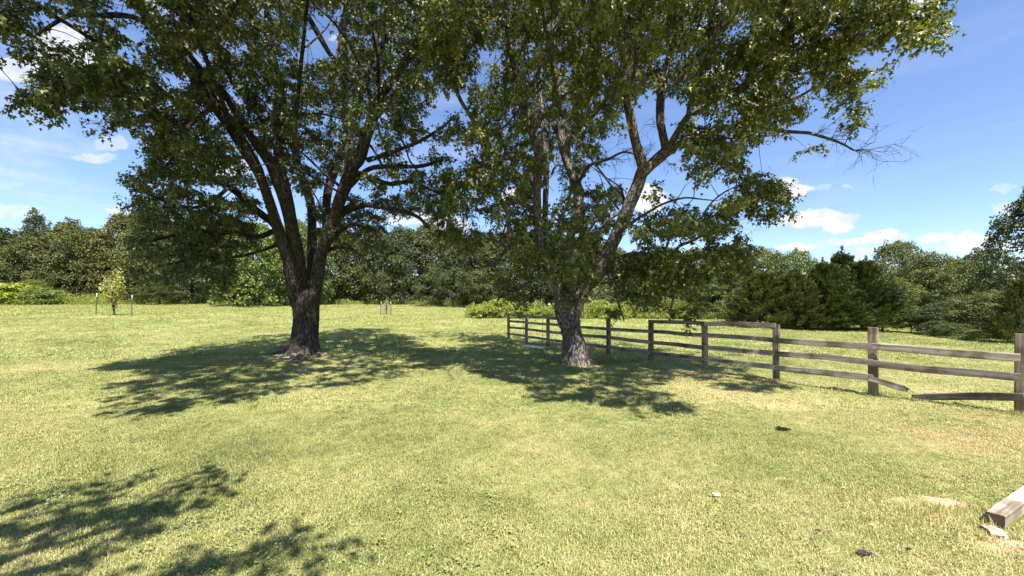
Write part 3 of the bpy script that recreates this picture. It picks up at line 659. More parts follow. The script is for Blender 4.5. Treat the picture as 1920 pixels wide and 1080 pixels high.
limbs2 += [W3([(2.2,9.4,6,.06),(2.8,7,8,.05),(3.2,4.8,8.2,.03),(3.3,3.0,7.4,.01)]), W3([(1.2,10,7,.05),(.4,7.5,8.6,.04),(0,5.5,9,.03),(.2,4.2,8.4,.01)]), W3([(3.6,8.6,6.6,.05),(5,6.6,8,.03),(5.8,5,8,.02),(6,4.2,7.6,.01)])]
def own2(x, y): return np.where(y < 160, x >= 800-np.minimum(0, y)*.2, np.where(y < 440, x >= 842, x >= 800))
rs = np.random.default_rng(5)
extra_limbs(limbs2, 34, (1.9, 11.2), own2, 13.5, rs, 2.0, 18)
limb_objs(t2, limbs2, M['bark2'], rs)
C2, B2 = sample_clusters(limbs2, own2, rs, 0)
foliage(t2, C2, B2, rs, M['maple2'])
T = Tubes()
for (x, y, Z, n_, dr) in [(1601,282,7.5,7,(1,.1,.1)),(1557,261,7.6,5,(1,0,.3)),(1530,252,7.8,3,(1,0,.5)),(1169,285,10.7,5,(.7,0,.4)),(1128,302,11,5,(.2,0,.9)),(1144,297,10.9,5,(.5,0,-.6)),(1240,235,10,4,(-.8,0,.2)),
        (1240,280,10.1,3,(.7,0,-.6)),(1350,425,9.6,5,(1,0,-.2)),(1400,160,8.8,3,(.4,0,.9)),(1330,30,8.4,6,(1,.2,.1)),(1415,40,8,5,(1,0,.3)),(1205,300,10.2,4,(.5,0,.8))]:
    for k in range(n_): dead_twigs(T, P(x, y, Z), unit(np.array(dr)+rs.normal(0, .35, 3)), rs.uniform(.35, .72), .007, rs, 2)
T.build('dead_twigs', t2, M['deadtwig'], 'stuff')
world_parent(t2)

# ---- third maple behind the viewer: its overhanging branch shades the left foreground
t3 = thing('maple_tree', (-6.5, -5.0, 0), 'maple standing behind the viewer whose low branch shades the grass in the near left corner', 'tree')
T = Tubes(); T.add(smooth_path([(-6.5,-5,-.1,.5),(-6.5,-5,1,.4),(-6.4,-4.9,2.6,.38),(-6.3,-4.7,4.5,.3),(-6.2,-4.4,8,.2),(-6.2,-4.3,12,.08)], .1), 30, amp=.015, flare=.5, seed=3); T.build('trunk', t3, M['bark'])
rs = np.random.default_rng(3)
strips = [[(0,965),(60,945),(120,925),(200,905)], [(10,1005),(150,980),(250,955),(310,925),(390,895)], [(240,985),(300,968),(350,948)], [(60,1078),(140,1046),(210,1020)], [(330,1078),(410,1048),(480,1038),(540,1034)],[(-60,1010),(0,990),(60,985)]]
Cs = []; Bs = []
for k, st in enumerate(strips):
    H = 5.0+.25*k; q = []
    for (x, y) in st:
        p = G(x, y); q.append(np.array([p.x, p.y, p.z])+SUN*(H/SUN[2]))
    q = np.array(q); root_ = np.array([-6.3, -4.6, 4.2+.2*k])
    path = np.vstack([[root_], [root_*.5+q[0]*.5+[0, 0, .5]], q]); r = np.linspace(.07, .006, len(path))
    sp_ = smooth_path(np.c_[path, r], .15)
    TT = Tubes(); TT.add(sp_, 8, seed=k); TT.build('limb', t3, M['bark'])
    for s in smooth_path(np.c_[q, np.zeros(len(q))], .17):
        Cs.append(s[:3]+rs.normal(0, .08, 3)); Bs.append(s[:3]-[.1, .1, 0]); Cs.append(s[:3]+rs.normal(0, .10, 3)); Bs.append(s[:3]-[.1, .1, 0])
    for s in sp_[3:-int(len(sp_)*.45):2]: Cs.append(s[:3]+rs.normal(0, .4, 3)); Bs.append(s[:3])
for _ in range(260):
    v_ = unit(rs.normal(0, 1, 3))*rs.uniform(.6, 1); c = np.array([-6.6, -5.2, 8.2])+v_*np.array([3.4, 3.2, 3.6])
    Cs.append(c); Bs.append(np.array([-6.3+v_[0]*.6, -4.7+v_[1]*.6, c[2]-1]))
Cs = np.array(Cs); Bs = np.array(Bs)
foliage(t3, Cs, Bs, rs, M['maple'], nleaf=(26, 40), size=(.07, .11))
world_parent(t3)

# ---------------------------------------------------------------- background trees
def crown_pts(rs, H, Wd, nclump, lpc, crad, shape='round', low=0.02):
    """clumps over an uneven crown; returns leaf positions and outward directions"""
    pos = []; out = []
    for k in range(nclump):
        h = rs.uniform(0, 1)**.9; a = rs.uniform(0, 2*np.pi)
        if shape == 'round': rad = math.sin(math.pi*min(1, (h*.86+.14))**1.0)**.55
        elif shape == 'oval': rad = (1-abs(2*h-.8)**2.4*.75); rad = max(.12, rad)
        elif shape == 'wide': rad = math.sqrt(max(.04, 1-h**2.4))
        else: rad = max(.05, 1-h)**.8
        rr = rad*Wd/2*rs.uniform(.45, 1)**.5*(1+.18*math.sin(3*a+H)+.12*math.sin(5*a+h*7))
        c = np.array([math.cos(a)*rr, math.sin(a)*rr, (low+h*(1-low))*H])
        cr = crad*rs.uniform(.65, 1.3); m = int(lpc*rs.uniform(.7, 1.3))
        d = unit(rs.normal(0, 1, (m, 3))+np.array([math.cos(a)*.5, math.sin(a)*.5, .75])); r_ = rs.uniform(.55, 1.05, m)**.6
        pos.append(c+d*r_[:, None]*cr*np.array([1, 1, .68])); out.append(d)
    if shape != 'wide' or H > 5:
        for k in range(26):
            a = rs.uniform(0, 2*np.pi); rr = Wd/2*rs.uniform(0, .8); h = H*(1-.42*(rr/(Wd/2))**2)*rs.uniform(.88, 1.09); m = int(lpc*.45); cr = crad*rs.uniform(.3, .55)
            d = unit(rs.normal(0, 1, (m, 3))+[0, 0, .6]); pos.append(np.array([math.cos(a)*rr, math.sin(a)*rr, h])+d*cr*np.array([.8, .8, 1.3])*rs.uniform(.5, 1, (m, 1))); out.append(d)
    return np.vstack(pos), np.vstack(out)
def crown_mesh(name, seed, H, Wd, nclump, lpc, crad, leaf, shape, low=.02):
    rs = np.random.default_rng(seed); p, o = crown_pts(rs, H, Wd, nclump, lpc, crad, shape, low)
    p[:, 2] = np.abs(p[:, 2]); n = len(p)
    ax = o*.4+rs.normal(0, .7, (n, 3))-[0, 0, .35]; nr = o*1.1+rs.normal(0, .42, (n, 3))+[0, 0, .35]
    return leaves_mesh(name, p, ax, nr, rs.uniform(leaf*.7, leaf*1.3, n), DIAM, DIAM_F)
def cedar_mesh(name, seed, H, Wd, n=26000):
    rs = np.random.default_rng(seed); pos = []; ax = []
    nb = 420
    for k in range(nb):
        h = rs.uniform(0, 1)**1.15; a = rs.uniform(0, 2*np.pi)
        R = Wd/2*(1-h)**.48*(.55+.62*rs.uniform()) + .12; base = np.array([0, 0, h*H*.9])
        d = np.array([math.cos(a), math.sin(a), .35+.75*h]); d /= np.linalg.norm(d)
        tip = base+d*R*1.05; m = n//nb
        t = rs.uniform(.45, 1, m)**.7; q = base+(tip-base)*t[:, None]
        side = rs.normal(0, 1, (m, 3))*(.22*(1.2-t))[:, None]*(.6+R*.35); pos.append(q+side*.8+np.c_[np.zeros(m), np.zeros(m), .16*t*t])
        ax.append(unit(d*1.0+rs.normal(0, .35, (m, 3))+[0, 0, .25]))
    for k in range(7):
        bx_ = rs.normal(0, Wd*.10, 2); hh = H*(rs.uniform(.86, 1.04) if k else 1.08); m = 260; t = rs.uniform(0, 1, m)
        pos.append(np.c_[bx_[0]*(1-.3*t)+rs.normal(0, .16, m)*(1.05-t), bx_[1]*(1-.3*t)+rs.normal(0, .16, m)*(1.05-t), H*.72+(hh-H*.72)*t]); ax.append(unit(rs.normal(0, .5, (m, 3))+[0, 0, .8]))
    p = np.vstack(pos); a = np.vstack(ax); p[:, 2] = np.abs(p[:, 2])
    t_ = DIAM.copy(); t_[:, 0] *= .42
    return leaves_mesh(name, p, a, rs.normal(0, .6, p.shape)+[0, 0, .6], rs.uniform(.12, .26, len(p)), t_, DIAM_F)
def small_trunk(H, r, seed, forks=3):
    rs = np.random.default_rng(seed); T = Tubes()
    T.add(smooth_path([(0,0,-.3,r*1.2),(.05*H*.1,0,H*.2,r),(0,.1,H*.45,r*.7),(.1,0,H*.8,r*.25)], .4), 8, seed=seed)
    for k in range(forks):
        a = rs.uniform(0, 6.28); h = rs.uniform(.2, .5)*H; l = H*.28
        T.add(np.array([(0,0,h,r*.5),(math.cos(a)*l*.5, math.sin(a)*l*.5, h+l*.5, r*.35),(math.cos(a)*l, math.sin(a)*l, h+l, r*.12)]), 5, closed=False)
    return mesh_np('trunk', np.vstack(T.V), np.vstack(T.F), True, np.vstack(T.UV))
KIND = {}   # name -> (crown mesh, H, W, trunk mesh)
def defkind(k, H, Wd, *a, **kw):
    KIND[k] = (crown_mesh('crown_'+k, len(KIND)+20, H, Wd, *a, **kw), H, Wd, small_trunk(H, H*.016, len(KIND)))
defkind('tall', 12, 8, 210, 75, .95, .26, 'oval')
defkind('tall2', 12, 9, 230, 72, .9, .26, 'oval')
defkind('round', 10, 9.5, 220, 78, .95, .25, 'round')
defkind('round2', 10, 9, 200, 80, 1.05, .25, 'round')
defkind('wide', 9, 11, 230, 75, .95, .25, 'wide')
defkind('airy', 12, 7, 110, 60, .75, .24, 'oval', low=.06)
defkind('small', 4.5, 3.8, 90, 70, .48, .15, 'round', low=.12)
defkind('bush', 2.4, 3.2, 110, 60, .36, .12, 'wide')
defkind('weedy', 2.4, 3.2, 60, 70, .40, .19, 'wide')
defkind('bigleaf', 10, 9, 260, 60, .85, .30, 'wide')
for k, (H, Wd, s) in {'cedar': (6, 5.2, 3), 'cedar2': (6, 4.0, 8)}.items():
    KIND[k] = (cedar_mesh('crown_'+k, s, H, Wd), H, Wd, small_trunk(H*.8, .09, s, 0))
used_mat = {}
def bg_tree(name, x, ytop, hw, Z, kind, matk, label, cat='tree', group=None, base=None, parts=True):
    """x, ytop, hw in photo pixels at distance Z"""
    X = (x-960)/F*Z; gzv = gz1(X, Z); top = CAMH+(HOR-ytop)/F*Z
    cm, H, Wd, tm = KIND[kind]; h = top-gzv; w = 2*hw/F*Z
    root = thing(name, (X, Z, gzv-.05), label, cat, group)
    root.rotation_euler.z = rng.uniform(0, 6.28); root.scale = (w/Wd, w/Wd*rng.uniform(.9, 1.1), h/(H*1.06))
    key = (kind, matk)
    if key not in used_mat:
        if not cm.materials: cm.materials.append(None)
        used_mat[key] = cm
    fo = link('foliage', cm, root); fo.material_slots[0].link = 'OBJECT'; fo.material_slots[0].material = M[matk]
    if not tm.materials: tm.materials.append(M['twig'])
    if parts: link('trunk', tm, root)
    return root
GW = 'trees of the wood behind the lawn'
BGT = [
 (5,428,46,58,'tall','wood_leaf','dark green tree of the wood at the extreme left edge of the view'),
 (66,391,40,60,'airy','blue_leaf','tall feathery bluish tree rising above the wood near the left edge, left of the sapling'),
 (60,440,48,56,'tall2','wood_leaf','dull green tree below and in front of the tall feathery tree at the far left'),
 (128,409,42,58,'tall','brown_leaf','olive tree of the wood just right of the tall feathery tree'),
 (172,424,42,56,'round','wood_leaf','dark rounded tree of the wood directly above the left steel post of the sapling'),
 (232,396,46,59,'tall2','brown_leaf','tall brownish olive tree standing above the young caged sapling on the left'),
 (290,400,50,58,'round2','brown_leaf','brownish broad-crowned tree behind the hanging left branches of the left maple'),
 (352,404,48,57,'tall','wood_leaf','dark tree of the wood seen through the lowest left branches of the left maple'),
 (412,406,46,57,'tall2','wood_leaf','dark tree of the wood left of the bright green broadleaf tree'),
 (475,415,52,47,'bigleaf','light_leaf','bright light green broadleaf tree seen just left of the left maple trunk'),
 (556,408,48,50,'round','light_leaf','yellow-green tree showing between the stems of the left maple'),
 (640,420,46,56,'tall','wood_leaf','dark tree of the wood just right of the left maple trunk'),
 (700,418,44,57,'tall2','wood_leaf','dark green tree of the wood behind the small empty wire cage'),
 (752,424,40,56,'round2','wood_leaf','rounded dark tree of the wood right of the wire cage'),
 (803,410,44,58,'tall','brown_leaf','tallest olive tree between the two maples'),
 (852,432,42,56,'round','wood_leaf','mid green rounded tree below the small white cloud between the maples'),
 (905,438,44,55,'tall2','wood_leaf','dull green tree of the wood behind the yellow-green thicket'),
 (955,430,46,54,'round2','brown_leaf','olive tree of the wood left of the right maple trunk'),
 (1010,432,46,54,'tall','wood_leaf','dark tree of the wood directly behind the left stem of the right maple'),
 (1070,440,46,52,'tall2','wood_leaf','dark green tree of the wood seen through the fork of the right maple'),
 (1130,452,46,50,'round','brown_leaf','olive tree of the wood behind the leaning right stem of the right maple'),
 (1190,470,46,48,'round2','wood_leaf','mid green tree of the wood under the low curved limb of the right maple'),
 (1245,462,44,50,'wide','wood_leaf','broad dark tree behind the end of the low curved limb'),
 (1305,462,46,47,'round','olive_leaf','olive green round-topped tree right of the low curved limb'),
 (1372,458,48,46,'wide','olive_leaf','olive dome-shaped tree left of the cedars under the bare dead twigs'),
 (1432,464,44,44,'round2','olive_leaf','green round-topped tree between the olive dome and the bright shoots'),
]
for (x, yt, hw, Z, k, mk, lb) in BGT: bg_tree('woodland_tree', x, yt+3, hw*(1.2 if k != 'airy' else .9), Z, k, mk, lb, group=GW)
GE = 'trees along the edge of the right-hand field'
BGR = [
 ('broadleaf_tree',1262,478,62,38,'bigleaf','light_leaf','light green broadleaf tree behind the fence, right of the forked maple'),
 ('broadleaf_tree',1330,500,52,36,'round','light_leaf','yellow-green bushy tree left of the shiny dark tree beyond the fence'),
 ('broadleaf_tree',1372,520,38,35,'bigleaf','blue_leaf','glossy dark bluish tree left of the cedar clump'),
 ('broadleaf_tree',1492,470,46,33,'round2','light_leaf','bright green tree with upright leafy shoots left of the tallest cedar'),
 ('broadleaf_tree',1682,455,58,40,'wide','olive_leaf','dome-topped olive tree rising behind the right side of the cedars'),
 ('broadleaf_tree',1660,515,50,31,'round','olive_leaf','mid green tree just right of the cedar clump'),
 ('broadleaf_tree',1752,476,56,34,'round2','olive_leaf','tall green tree above the gap at the end of the right-hand field'),
 ('broadleaf_tree',1722,530,48,36,'tall2','wood_leaf','shaded dark tree at the back of the gap beyond the small light sapling'),
 ('broadleaf_tree',1815,490,62,27,'wide','olive_leaf','broad olive tree at the right of the field gap'),
 ('broadleaf_tree',1790,560,56,22.5,'round','wood_leaf','dark leafy thicket tree reaching the grass right of the field gap'),
 ('broadleaf_tree',1850,468,60,46,'wide','blue_leaf','distant bluish tree peeping over the olive tree near the right edge'),
 ('broadleaf_tree',1865,545,56,21,'round2','olive_leaf','dark green tree left of the olive cedar at the right edge'),
 ('broadleaf_tree',1944,340,58,22,'tall','blue_leaf','tall dark tree cut by the right edge of the view with clouds behind it'),
 ('broadleaf_tree',2060,400,90,24,'round','wood_leaf','big tree outside the right edge of the view beyond the fence'),
 ('cedar_tree',1425,505,66,27.5,'cedar','cedar_brown','low olive-brown cedar at the left end of the cedar clump'),
 ('cedar_tree',1392,575,26,27,'cedar','cedar','small low cedar sprawling at the left foot of the cedar clump'),
 ('cedar_tree',1488,508,60,26.6,'cedar','cedar_brown','olive cedar between the brown cedar and the tallest cedar'),
 ('cedar_tree',1548,486,64,26.4,'cedar','cedar','dark green cedar left of the tallest cedar top'),
 ('cedar_tree',1578,464,44,28,'cedar2','cedar','tallest cedar of the clump with a pointed top against the sky'),
 ('cedar_tree',1616,482,64,26.4,'cedar','cedar','dark green cedar right of the tallest cedar top'),
 ('cedar_tree',1655,525,48,26,'cedar','cedar','dark cedar at the right end of the cedar clump beside the light sapling'),
 ('cedar_tree',1590,560,60,25.8,'cedar','cedar','low dark cedar filling the front of the cedar clump'),
 ('cedar_tree',1510,575,44,26,'cedar','cedar','low dark cedar at the front left of the clump behind the fence post'),
 ('cedar_tree',1915,515,46,17.2,'cedar','cedar_brown','olive cedar at the right edge just behind the last fence post'),
 ('young_tree',1708,572,24,24.5,'small','light_leaf','small light green sapling standing in front of the cedar clump'),
 ('young_tree',808,511,30,51,'small','wood_leaf','small round tree on a bare stem in front of the wood between the maples'),
 ('young_tree',852,502,34,50,'small','wood_leaf','small dull green tree next right of the bare-stemmed one before the wood'),
 ('young_tree',902,506,36,49,'small','wood_leaf','small bushy tree behind the left end of the yellow-green thicket'),
 ('young_tree',445,505,42,50,'small','wood_leaf','small dark tree before the wood left of the left maple trunk'),
 ('young_tree',300,528,40,51,'small','wood_leaf','low bushy tree before the wood right of the right steel post'),
]
for t in BGR: bg_tree(t[0], *t[1:6], t[6], t[7], group=GE if t[0] != 'young_tree' else 'small young trees')
# shrubs and thickets
SHR = [
 ('shrub',30,532,46,50,'weedy','weed','yellow-green shrub at the left edge of the lawn'),
 ('shrub',85,540,34,49,'weedy','light_leaf','green leafy shrub right of the yellow-green shrub at the left edge'),
 ('shrub',70,525,40,53,'small','light_leaf','taller green shrub behind the weeds near the left edge'),
 ('shrub',905,570,25,33.5,'weedy','weed','leftmost yellow-green shrub of the thicket behind the fence end'),
 ('shrub',938,560,28,34,'weedy','weed','tallest yellow-green shrub of the thicket behind the fence end'),
 ('shrub',985,575,34,34,'weedy','weed','low yellow-green shrub behind the rope swing'),
 ('shrub',1030,576,32,34,'weedy','weed','yellow-green shrub just left of the forked maple trunk'),
 ('shrub',1122,562,28,34,'weedy','weed','bright yellow-green shrub just right of the forked maple trunk'),
 ('shrub',1152,568,24,33.5,'weedy','weed','yellow-green shrub behind the fence post nearest the forked maple'),
 ('shrub',1200,545,44,35,'bush','light_leaf','light green shrub behind the hanging leaf tuft'),
 ('shrub',1255,560,40,34.5,'bush','light_leaf','light green shrub behind the middle fence posts'),
 ('shrub',1310,565,36,34,'bush','wood_leaf','dark shrub at the foot of the light green trees beyond the fence'),
 ('shrub',1790,605,34,20.2,'bush','wood_leaf','low dark shrub at the grass edge right of the field gap'),
 ('shrub',1845,618,36,18.6,'bush','light_leaf','leafy shrub left of the olive cedar at the right edge'),
 ('shrub',1760,600,26,21.5,'bush','wood_leaf','small dark shrub at the left corner of the right-hand thicket'),
]
for t in SHR: bg_tree(t[0], *t[1:6], t[6], t[7], cat='shrub', group='shrubs at the field edges', parts=False)

# understory and tall weeds along the wood edge: uncountable
def scatter_leafmass(name, spots, leaf, matk, label, n_per, up=False):
    rs = np.random.default_rng(len(name)); pos = []; ax = []; nr = []; sz = []
    for (X, Y, R, H) in spots:
        m = n_per; z0 = gz1(X, Y)
        q = rs.uniform(-1, 1, (m, 3))*[R, R*.8, .5]+[0, 0, .5]; hh = H*(1-.5*(q[:, 0]/R)**2)
        q = np.c_[X+q[:, 0], Y+q[:, 1], z0+q[:, 2]*hh]
        pos.append(q); a = rs.normal(0, .45 if up else .8, (m, 3)); a[:, 2] += 1.0 if up else -.2; ax.append(a)
        nn = rs.normal(0, .6, (m, 3)); nn[:, 1] -= .6; nn[:, 2] += .4; nr.append(nn); sz.append(rs.uniform(.7, 1.3, m)*leaf)
    tm = DIAM.copy()
    if up: tm[:, 0] *= .4
    me = leaves_mesh(name, np.vstack(pos), np.vstack(ax), np.vstack(nr), np.concatenate(sz), tm, DIAM_F)
    return tag(link(name, me, None, M[matk]), label, 'undergrowth', kind='stuff')
rs = np.random.default_rng(9)
sp1 = [((x-960)/F*Z, Z, 1.6, rs.uniform(2.0, 4.0)) for x in np.arange(-60, 1100, 19) for Z in (56.5+rs.uniform(-1, 1.5),)]
sp1 += [((x-960)/F*Z, Z, 1.4, rs.uniform(1.8, 3.4)) for x in np.arange(1100, 1480, 20) for Z in (37+rs.uniform(-1, 1.5),)]
scatter_leafmass('understory', sp1, .26, 'wood_leaf', 'dark undergrowth filling the foot of the wood behind the lawn', 520)
sp2 = [((x-960)/F*Z, Z, 1.1, rs.uniform(.8, 1.6)) for x in np.arange(-40, 205, 9) for Z in (51+rs.uniform(-2.5, 2.5),)]
sp2 += [((x-960)/F*Z, Z, .9, rs.uniform(.4, .8)) for x in np.arange(205, 880, 22) for Z in (54.5+rs.uniform(-.6, .8),)]
sp2 += [((x-960)/F*Z, Z, .8, rs.uniform(.8, 1.5)) for x in np.arange(888, 1180, 11) for Z in (33.4+rs.uniform(-.5, 1.5),)]
sp2 += [((x-960)/F*Z, Z, .8, rs.uniform(.3, .6)) for x in np.arange(1180, 1400, 14) for Z in (33.2+rs.uniform(-.3, .7),)]
scatter_leafmass('tall_weeds', sp2, .24, 'weed', 'yellow-green tall weeds along the far edge of the lawn', 420, True)
# deep wood behind, one mass
def deep_wood():
    rs = np.random.default_rng(77); pos = []; out = []
    for X in np.arange(-86, 74, 5.2):
        Y = 66+rs.uniform(-2, 3) if X < 14 else 54+rs.uniform(-2, 3)
        hgt = 12.5 if X < 14 else 6.4-(X-14)*.03
        p, o = crown_pts(rs, hgt*rs.uniform(.82, 1.0), 9.0, 110, 40, 1.2, 'oval')
        z = gz1(X, Y); p += [X, Y, z]; pos.append(p); out.append(o)
    p = np.vstack(pos); o = np.vstack(out); n = len(p)
    me = leaves_mesh('deep_wood', p, o*.5+rs.normal(0, .7, (n, 3)), o+rs.normal(0, .5, (n, 3)), rs.uniform(.35, .65, n), DIAM, DIAM_F)
    tag(link('deep_wood', me, None, M['wood_leaf']), 'dark depth of the wood seen between the front trees', 'woodland', kind='stuff')
deep_wood()

# ---------------------------------------------------------------- young tree between two steel posts (left)
def stake(x, ytop, ybase, Z, lean, label, r=.016):
    b = P(x, ybase, Z); h = (ybase-ytop)/F*Z; b.z = gz1(b.x, b.y)
    root = thing('steel_post', b, label, 'post', 'steel stakes guarding saplings')
    T = Tubes(); T.add(np.array([(0,0,-.1,r),(lean*h*.5,0,h*.5,r),(lean*h*.84,0,h*.84,r)]), 5); T.build('shaft', root, M['steel'])
    bm = bmesh.new()
    for s in (-1, 1):   # flange
        bmesh.ops.create_cube(bm, size=1, matrix=Matrix.Translation((lean*h*.4+s*r*1.2, 0, h*.42))@Matrix.Shear('XY', 4, (lean, 0))@Matrix.Diagonal((r*1.6, .006, h*.84, 1)))
    me = bpy.data.meshes.new('flange'); bm.to_mesh(me); bm.free(); link('flange', me, root, M['steel'])
    T = Tubes(); T.add(np.array([(lean*h*.84,0,h*.84,r*1.25),(lean*h*.92,0,h*.92,r*1.25),(lean*h,0,h,r*1.2)]), 6); T.build('painted_tip', root, M['white'])
    return root
stake(180, 551, 592.5, 28, .04, 'dark steel post with white tip left of the young tree at the lawn edge')
stake(247, 553, 592.5, 28, .02, 'dark steel post with white tip right of the young tree at the lawn edge')
stake(713.5, 566, 590, 38, .06, 'left steel post of the small wire cage far out on the lawn')
stake(733, 566, 590.5, 38, .0, 'right steel post of the small wire cage far out on the lawn')
def young_tree(x, ybase, ytop, hw, Z, nbr, nl, label, leafm, lsz=.10):
    b = P(x, ybase, Z); b.z = gz1(b.x, b.y); H = (ybase-ytop)/F*Z; Wd = hw*2/F*Z
    root = thing('young_tree', b, label, 'tree', 'small young trees'); rs = np.random.default_rng(int(x))
    T = Tubes(); pos = []; ax = []
    for k in range(nbr):
        a = rs.uniform(0, 6.28); rr = rs.uniform(.2, 1)**.7*Wd/2; hh = H*(1-.42*(rr/(Wd/2))**2)*rs.uniform(.62, 1.04)
        p0 = np.array([0, 0, H*rs.uniform(.02, .22)]); tip = np.array([math.cos(a)*rr, math.sin(a)*rr, hh]); mid = p0*.5+tip*.5+[-math.cos(a)*rr*.15, 0, 0]
        q = smooth_path(np.c_[np.array([p0, mid, tip]), [.022, .012, .004]], .2); T.add(q, 4, closed=False)
        m = nl; t = rs.uniform(.36, 1, m); idx = (t*(len(q)-1)).astype(int); pos.append(q[idx, :3]+rs.normal(0, .10, (m, 3))); ax.append(rs.normal(0, .6, (m, 3))+[0, 0, .3])
    T.add(np.array([(0,0,-.1,.05),(0,0,H*.2,.035),(.02,0,H*.5,.02)]), 6); T.build('trunk', root, M['twig'])
    p = np.vstack(pos); a_ = np.vstack(ax)
    link('foliage', leaves_mesh('leaves', p, a_, rs.normal(0, .5, p.shape)+[0, -.3, .6], rs.uniform(.7, 1.3, len(p))*lsz, DIAM, DIAM_F), root, leafm)
    return root
young_tree(214, 592, 492, 19, 28, 32, 60, 'young pale yellow-green tree standing between two steel posts at the left', M['sapling'], .15)
young_tree(725, 590, 551, 9, 38, 12, 16, 'thin sparse sapling inside the small wire cage far out on the lawn', M['sapling'], .13)
# wire cage
cg = P(724, 590, 38); cg.z = gz1(cg.x, cg.y)
T = Tubes(); Rc = .42
for k in range(14):
    a = k*2*math.pi/14; T.add(np.array([(Rc*math.cos(a), Rc*math.sin(a), 0, .006), (Rc*math.cos(a), Rc*math.sin(a), 1.15, .006), (Rc*math.cos(a), Rc*math.sin(a), 1.2, .006)]), 3, closed=False)
for z in np.linspace(.05, 1.15, 8):
    T.add(np.array([(Rc*math.cos(a), Rc*math.sin(a), z, .005) for a in np.linspace(0, 2*math.pi, 25)]), 3, closed=False)
o = T.build('wire_cage', None, M['wire']); o.location = cg
tag(o, 'round wire mesh cage round the thin sapling far out on the lawn', 'cage')

# ---------------------------------------------------------------- fence
def wood_piece(name, p0, p1, h, t, parent, m, seed, ragged=(0, 0), updir=None, segs=18):
    """a sawn board from p0 to p1 (centre line), h tall, t thick, edges worn, ends split"""
    p0 = Vector(p0); p1 = Vector(p1); d = p1-p0; Ln = d.length; X = d.normalized(); up = Vector(updir) if updir else Vector((0, 0, 1))
    Y = up.cross(X).normalized(); Zv = X.cross(Y)
    V = []; prof = [(-1,-.86),(-.86,-1),(-.3,-1),(.3,-1),(.86,-1),(1,-.86),(1,-.3),(1,.3),(1,.86),(.86,1),(.3,1),(-.3,1),(-.86,1),(-1,.86),(-1,.3),(-1,-.3)]
    k = len(prof)
    for i in range(segs+1):
        s = i/segs*Ln
        for j, (a, b) in enumerate(prof):
            nn = mnoise.noise(Vector((s*1.1+seed*9.7, a*.6, b*.6))); n2 = mnoise.noise(Vector((s*5+seed, a*3, b*3)))
            wob = mnoise.noise(Vector((s*.8+seed*3.3, 5, 0)))*(.024 if segs == 18 else .008)
            x = s
            if i == 0 and ragged[0]: x += ragged[0]*(mnoise.noise(Vector((a*2.3, b*3.1, seed)))+.6)
            if i == segs and ragged[1]: x -= ragged[1]*(mnoise.noise(Vector((a*2.3, b*3.1, seed+5)))+.6)
            e = 1.0
            if ragged[1] and i > segs-3: e = .75
            V.append((x, a*t/2*(1+.08*nn)+n2*.0025+wob*.5, b*h/2*(1+.16*nn)*e+n2*.003+wob))
    V = np.array(V); i, j = np.meshgrid(np.arange(segs), np.arange(k), indexing='ij'); i = i.ravel(); j = j.ravel(); j2 = (j+1) % k
    f = [tuple(r) for r in np.c_[i*k+j, i*k+j2, (i+1)*k+j2, (i+1)*k+j][:, ::-1]]
    f.append(tuple(range(k))); f.append(tuple(range(segs*k+k-1, segs*k-1, -1)))
    me = bpy.data.meshes.new(name); me.from_pydata([tuple(v) for v in V], [], f); me.update()
    o = link(name, me, parent, m); Mx = Matrix((X, Y, Zv)).transposed().to_4x4(); Mx.translation = p0-(parent.location if parent else Vector())
    o.matrix_basis = Mx; return o
fence = thing('wooden_fence', (3.5, 12.0, 0), 'long weathered post and rail fence crossing the right half of the lawn', 'fence')
POSTS = [(954,588,635,12),(987,595,642,12.5),(1028,596,649,12),(1084,600,659,12),(1141,597,669,12),(1220,600,681,12),(1322,609,698,12),(1455,608,715,12),(1638,614,740,16),(1915,626,778,14)]
PZ = {}
for k, (x, yt, yb, _) in enumerate(POSTS):
    Z = F*CAMH/(yb-HOR); b = P(x, yb, Z); PZ[x] = Z; g0 = gz1(b.x, b.y); top = P(x, yt, Z)
    wdt = .14 if x in (1638, 1915) else .115
    o = wood_piece('post', Vector((b.x, b.y, -.25+g0)), Vector((b.x+(.01 if k % 2 else -.012), b.y, top.z)), wdt, wdt, fence, M['post'], k+1, updir=(-.79, -.61, 0), segs=10)
# post material runs along local X now
def rail(x0, y0, x1, y1, seed, h=.115, ragged=(0, 0), z0=None, z1=None, ext=.06, lab=None):
    za = (z0 or PZ[x0])-.10; zb = (z1 or PZ[x1])-.10
    a = P(x0, y0, za); b = P(x1, y1, zb); d = (b-a).normalized()
    a -= d*ext if z0 is None else d*0; b += d*ext*(-.3) if z1 is None else d*0
    o = wood_piece('rail', a, b, h*random.uniform(.92, 1.06), .04, fence, M['rail'], seed+.37, ragged=ragged)
    if lab: o['label'] = lab
    return o
M['post'] = M['post']
RL = {1: [(954,590,987,592),(987,592.5,1028,595.5),(1028,596,1084,600),(1220,602,1322,606.5),(1322,606.5,1455,610.5)],
 2: [(954,602,987,604.5),(987,605,1028,608),(1028,608,1084,613),(1084,613,1141,617),(1141,617,1220,621.5),(1220,621.5,1322,628),(1322,628,1455,638),(1455,638,1638,650),(1638,650.5,1915,671)],
 3: [(954,613.7,987,616.5),(987,617,1028,622),(1028,622,1084,628),(1084,628,1141,632.5),(1141,632.5,1220,642),(1220,642,1322,651.5),(1322,651.5,1455,662.5),(1455,663,1638,679.5),(1638,681,1915,709)],
 4: [(954,625.5,987,630.5),(987,631,1028,637),(1028,637,1084,643),(1084,643,1141,651),(1141,651,1220,662),(1220,662,1322,673),(1322,673,1455,689),(1455,689,1638,708)]}
sd_ = 0
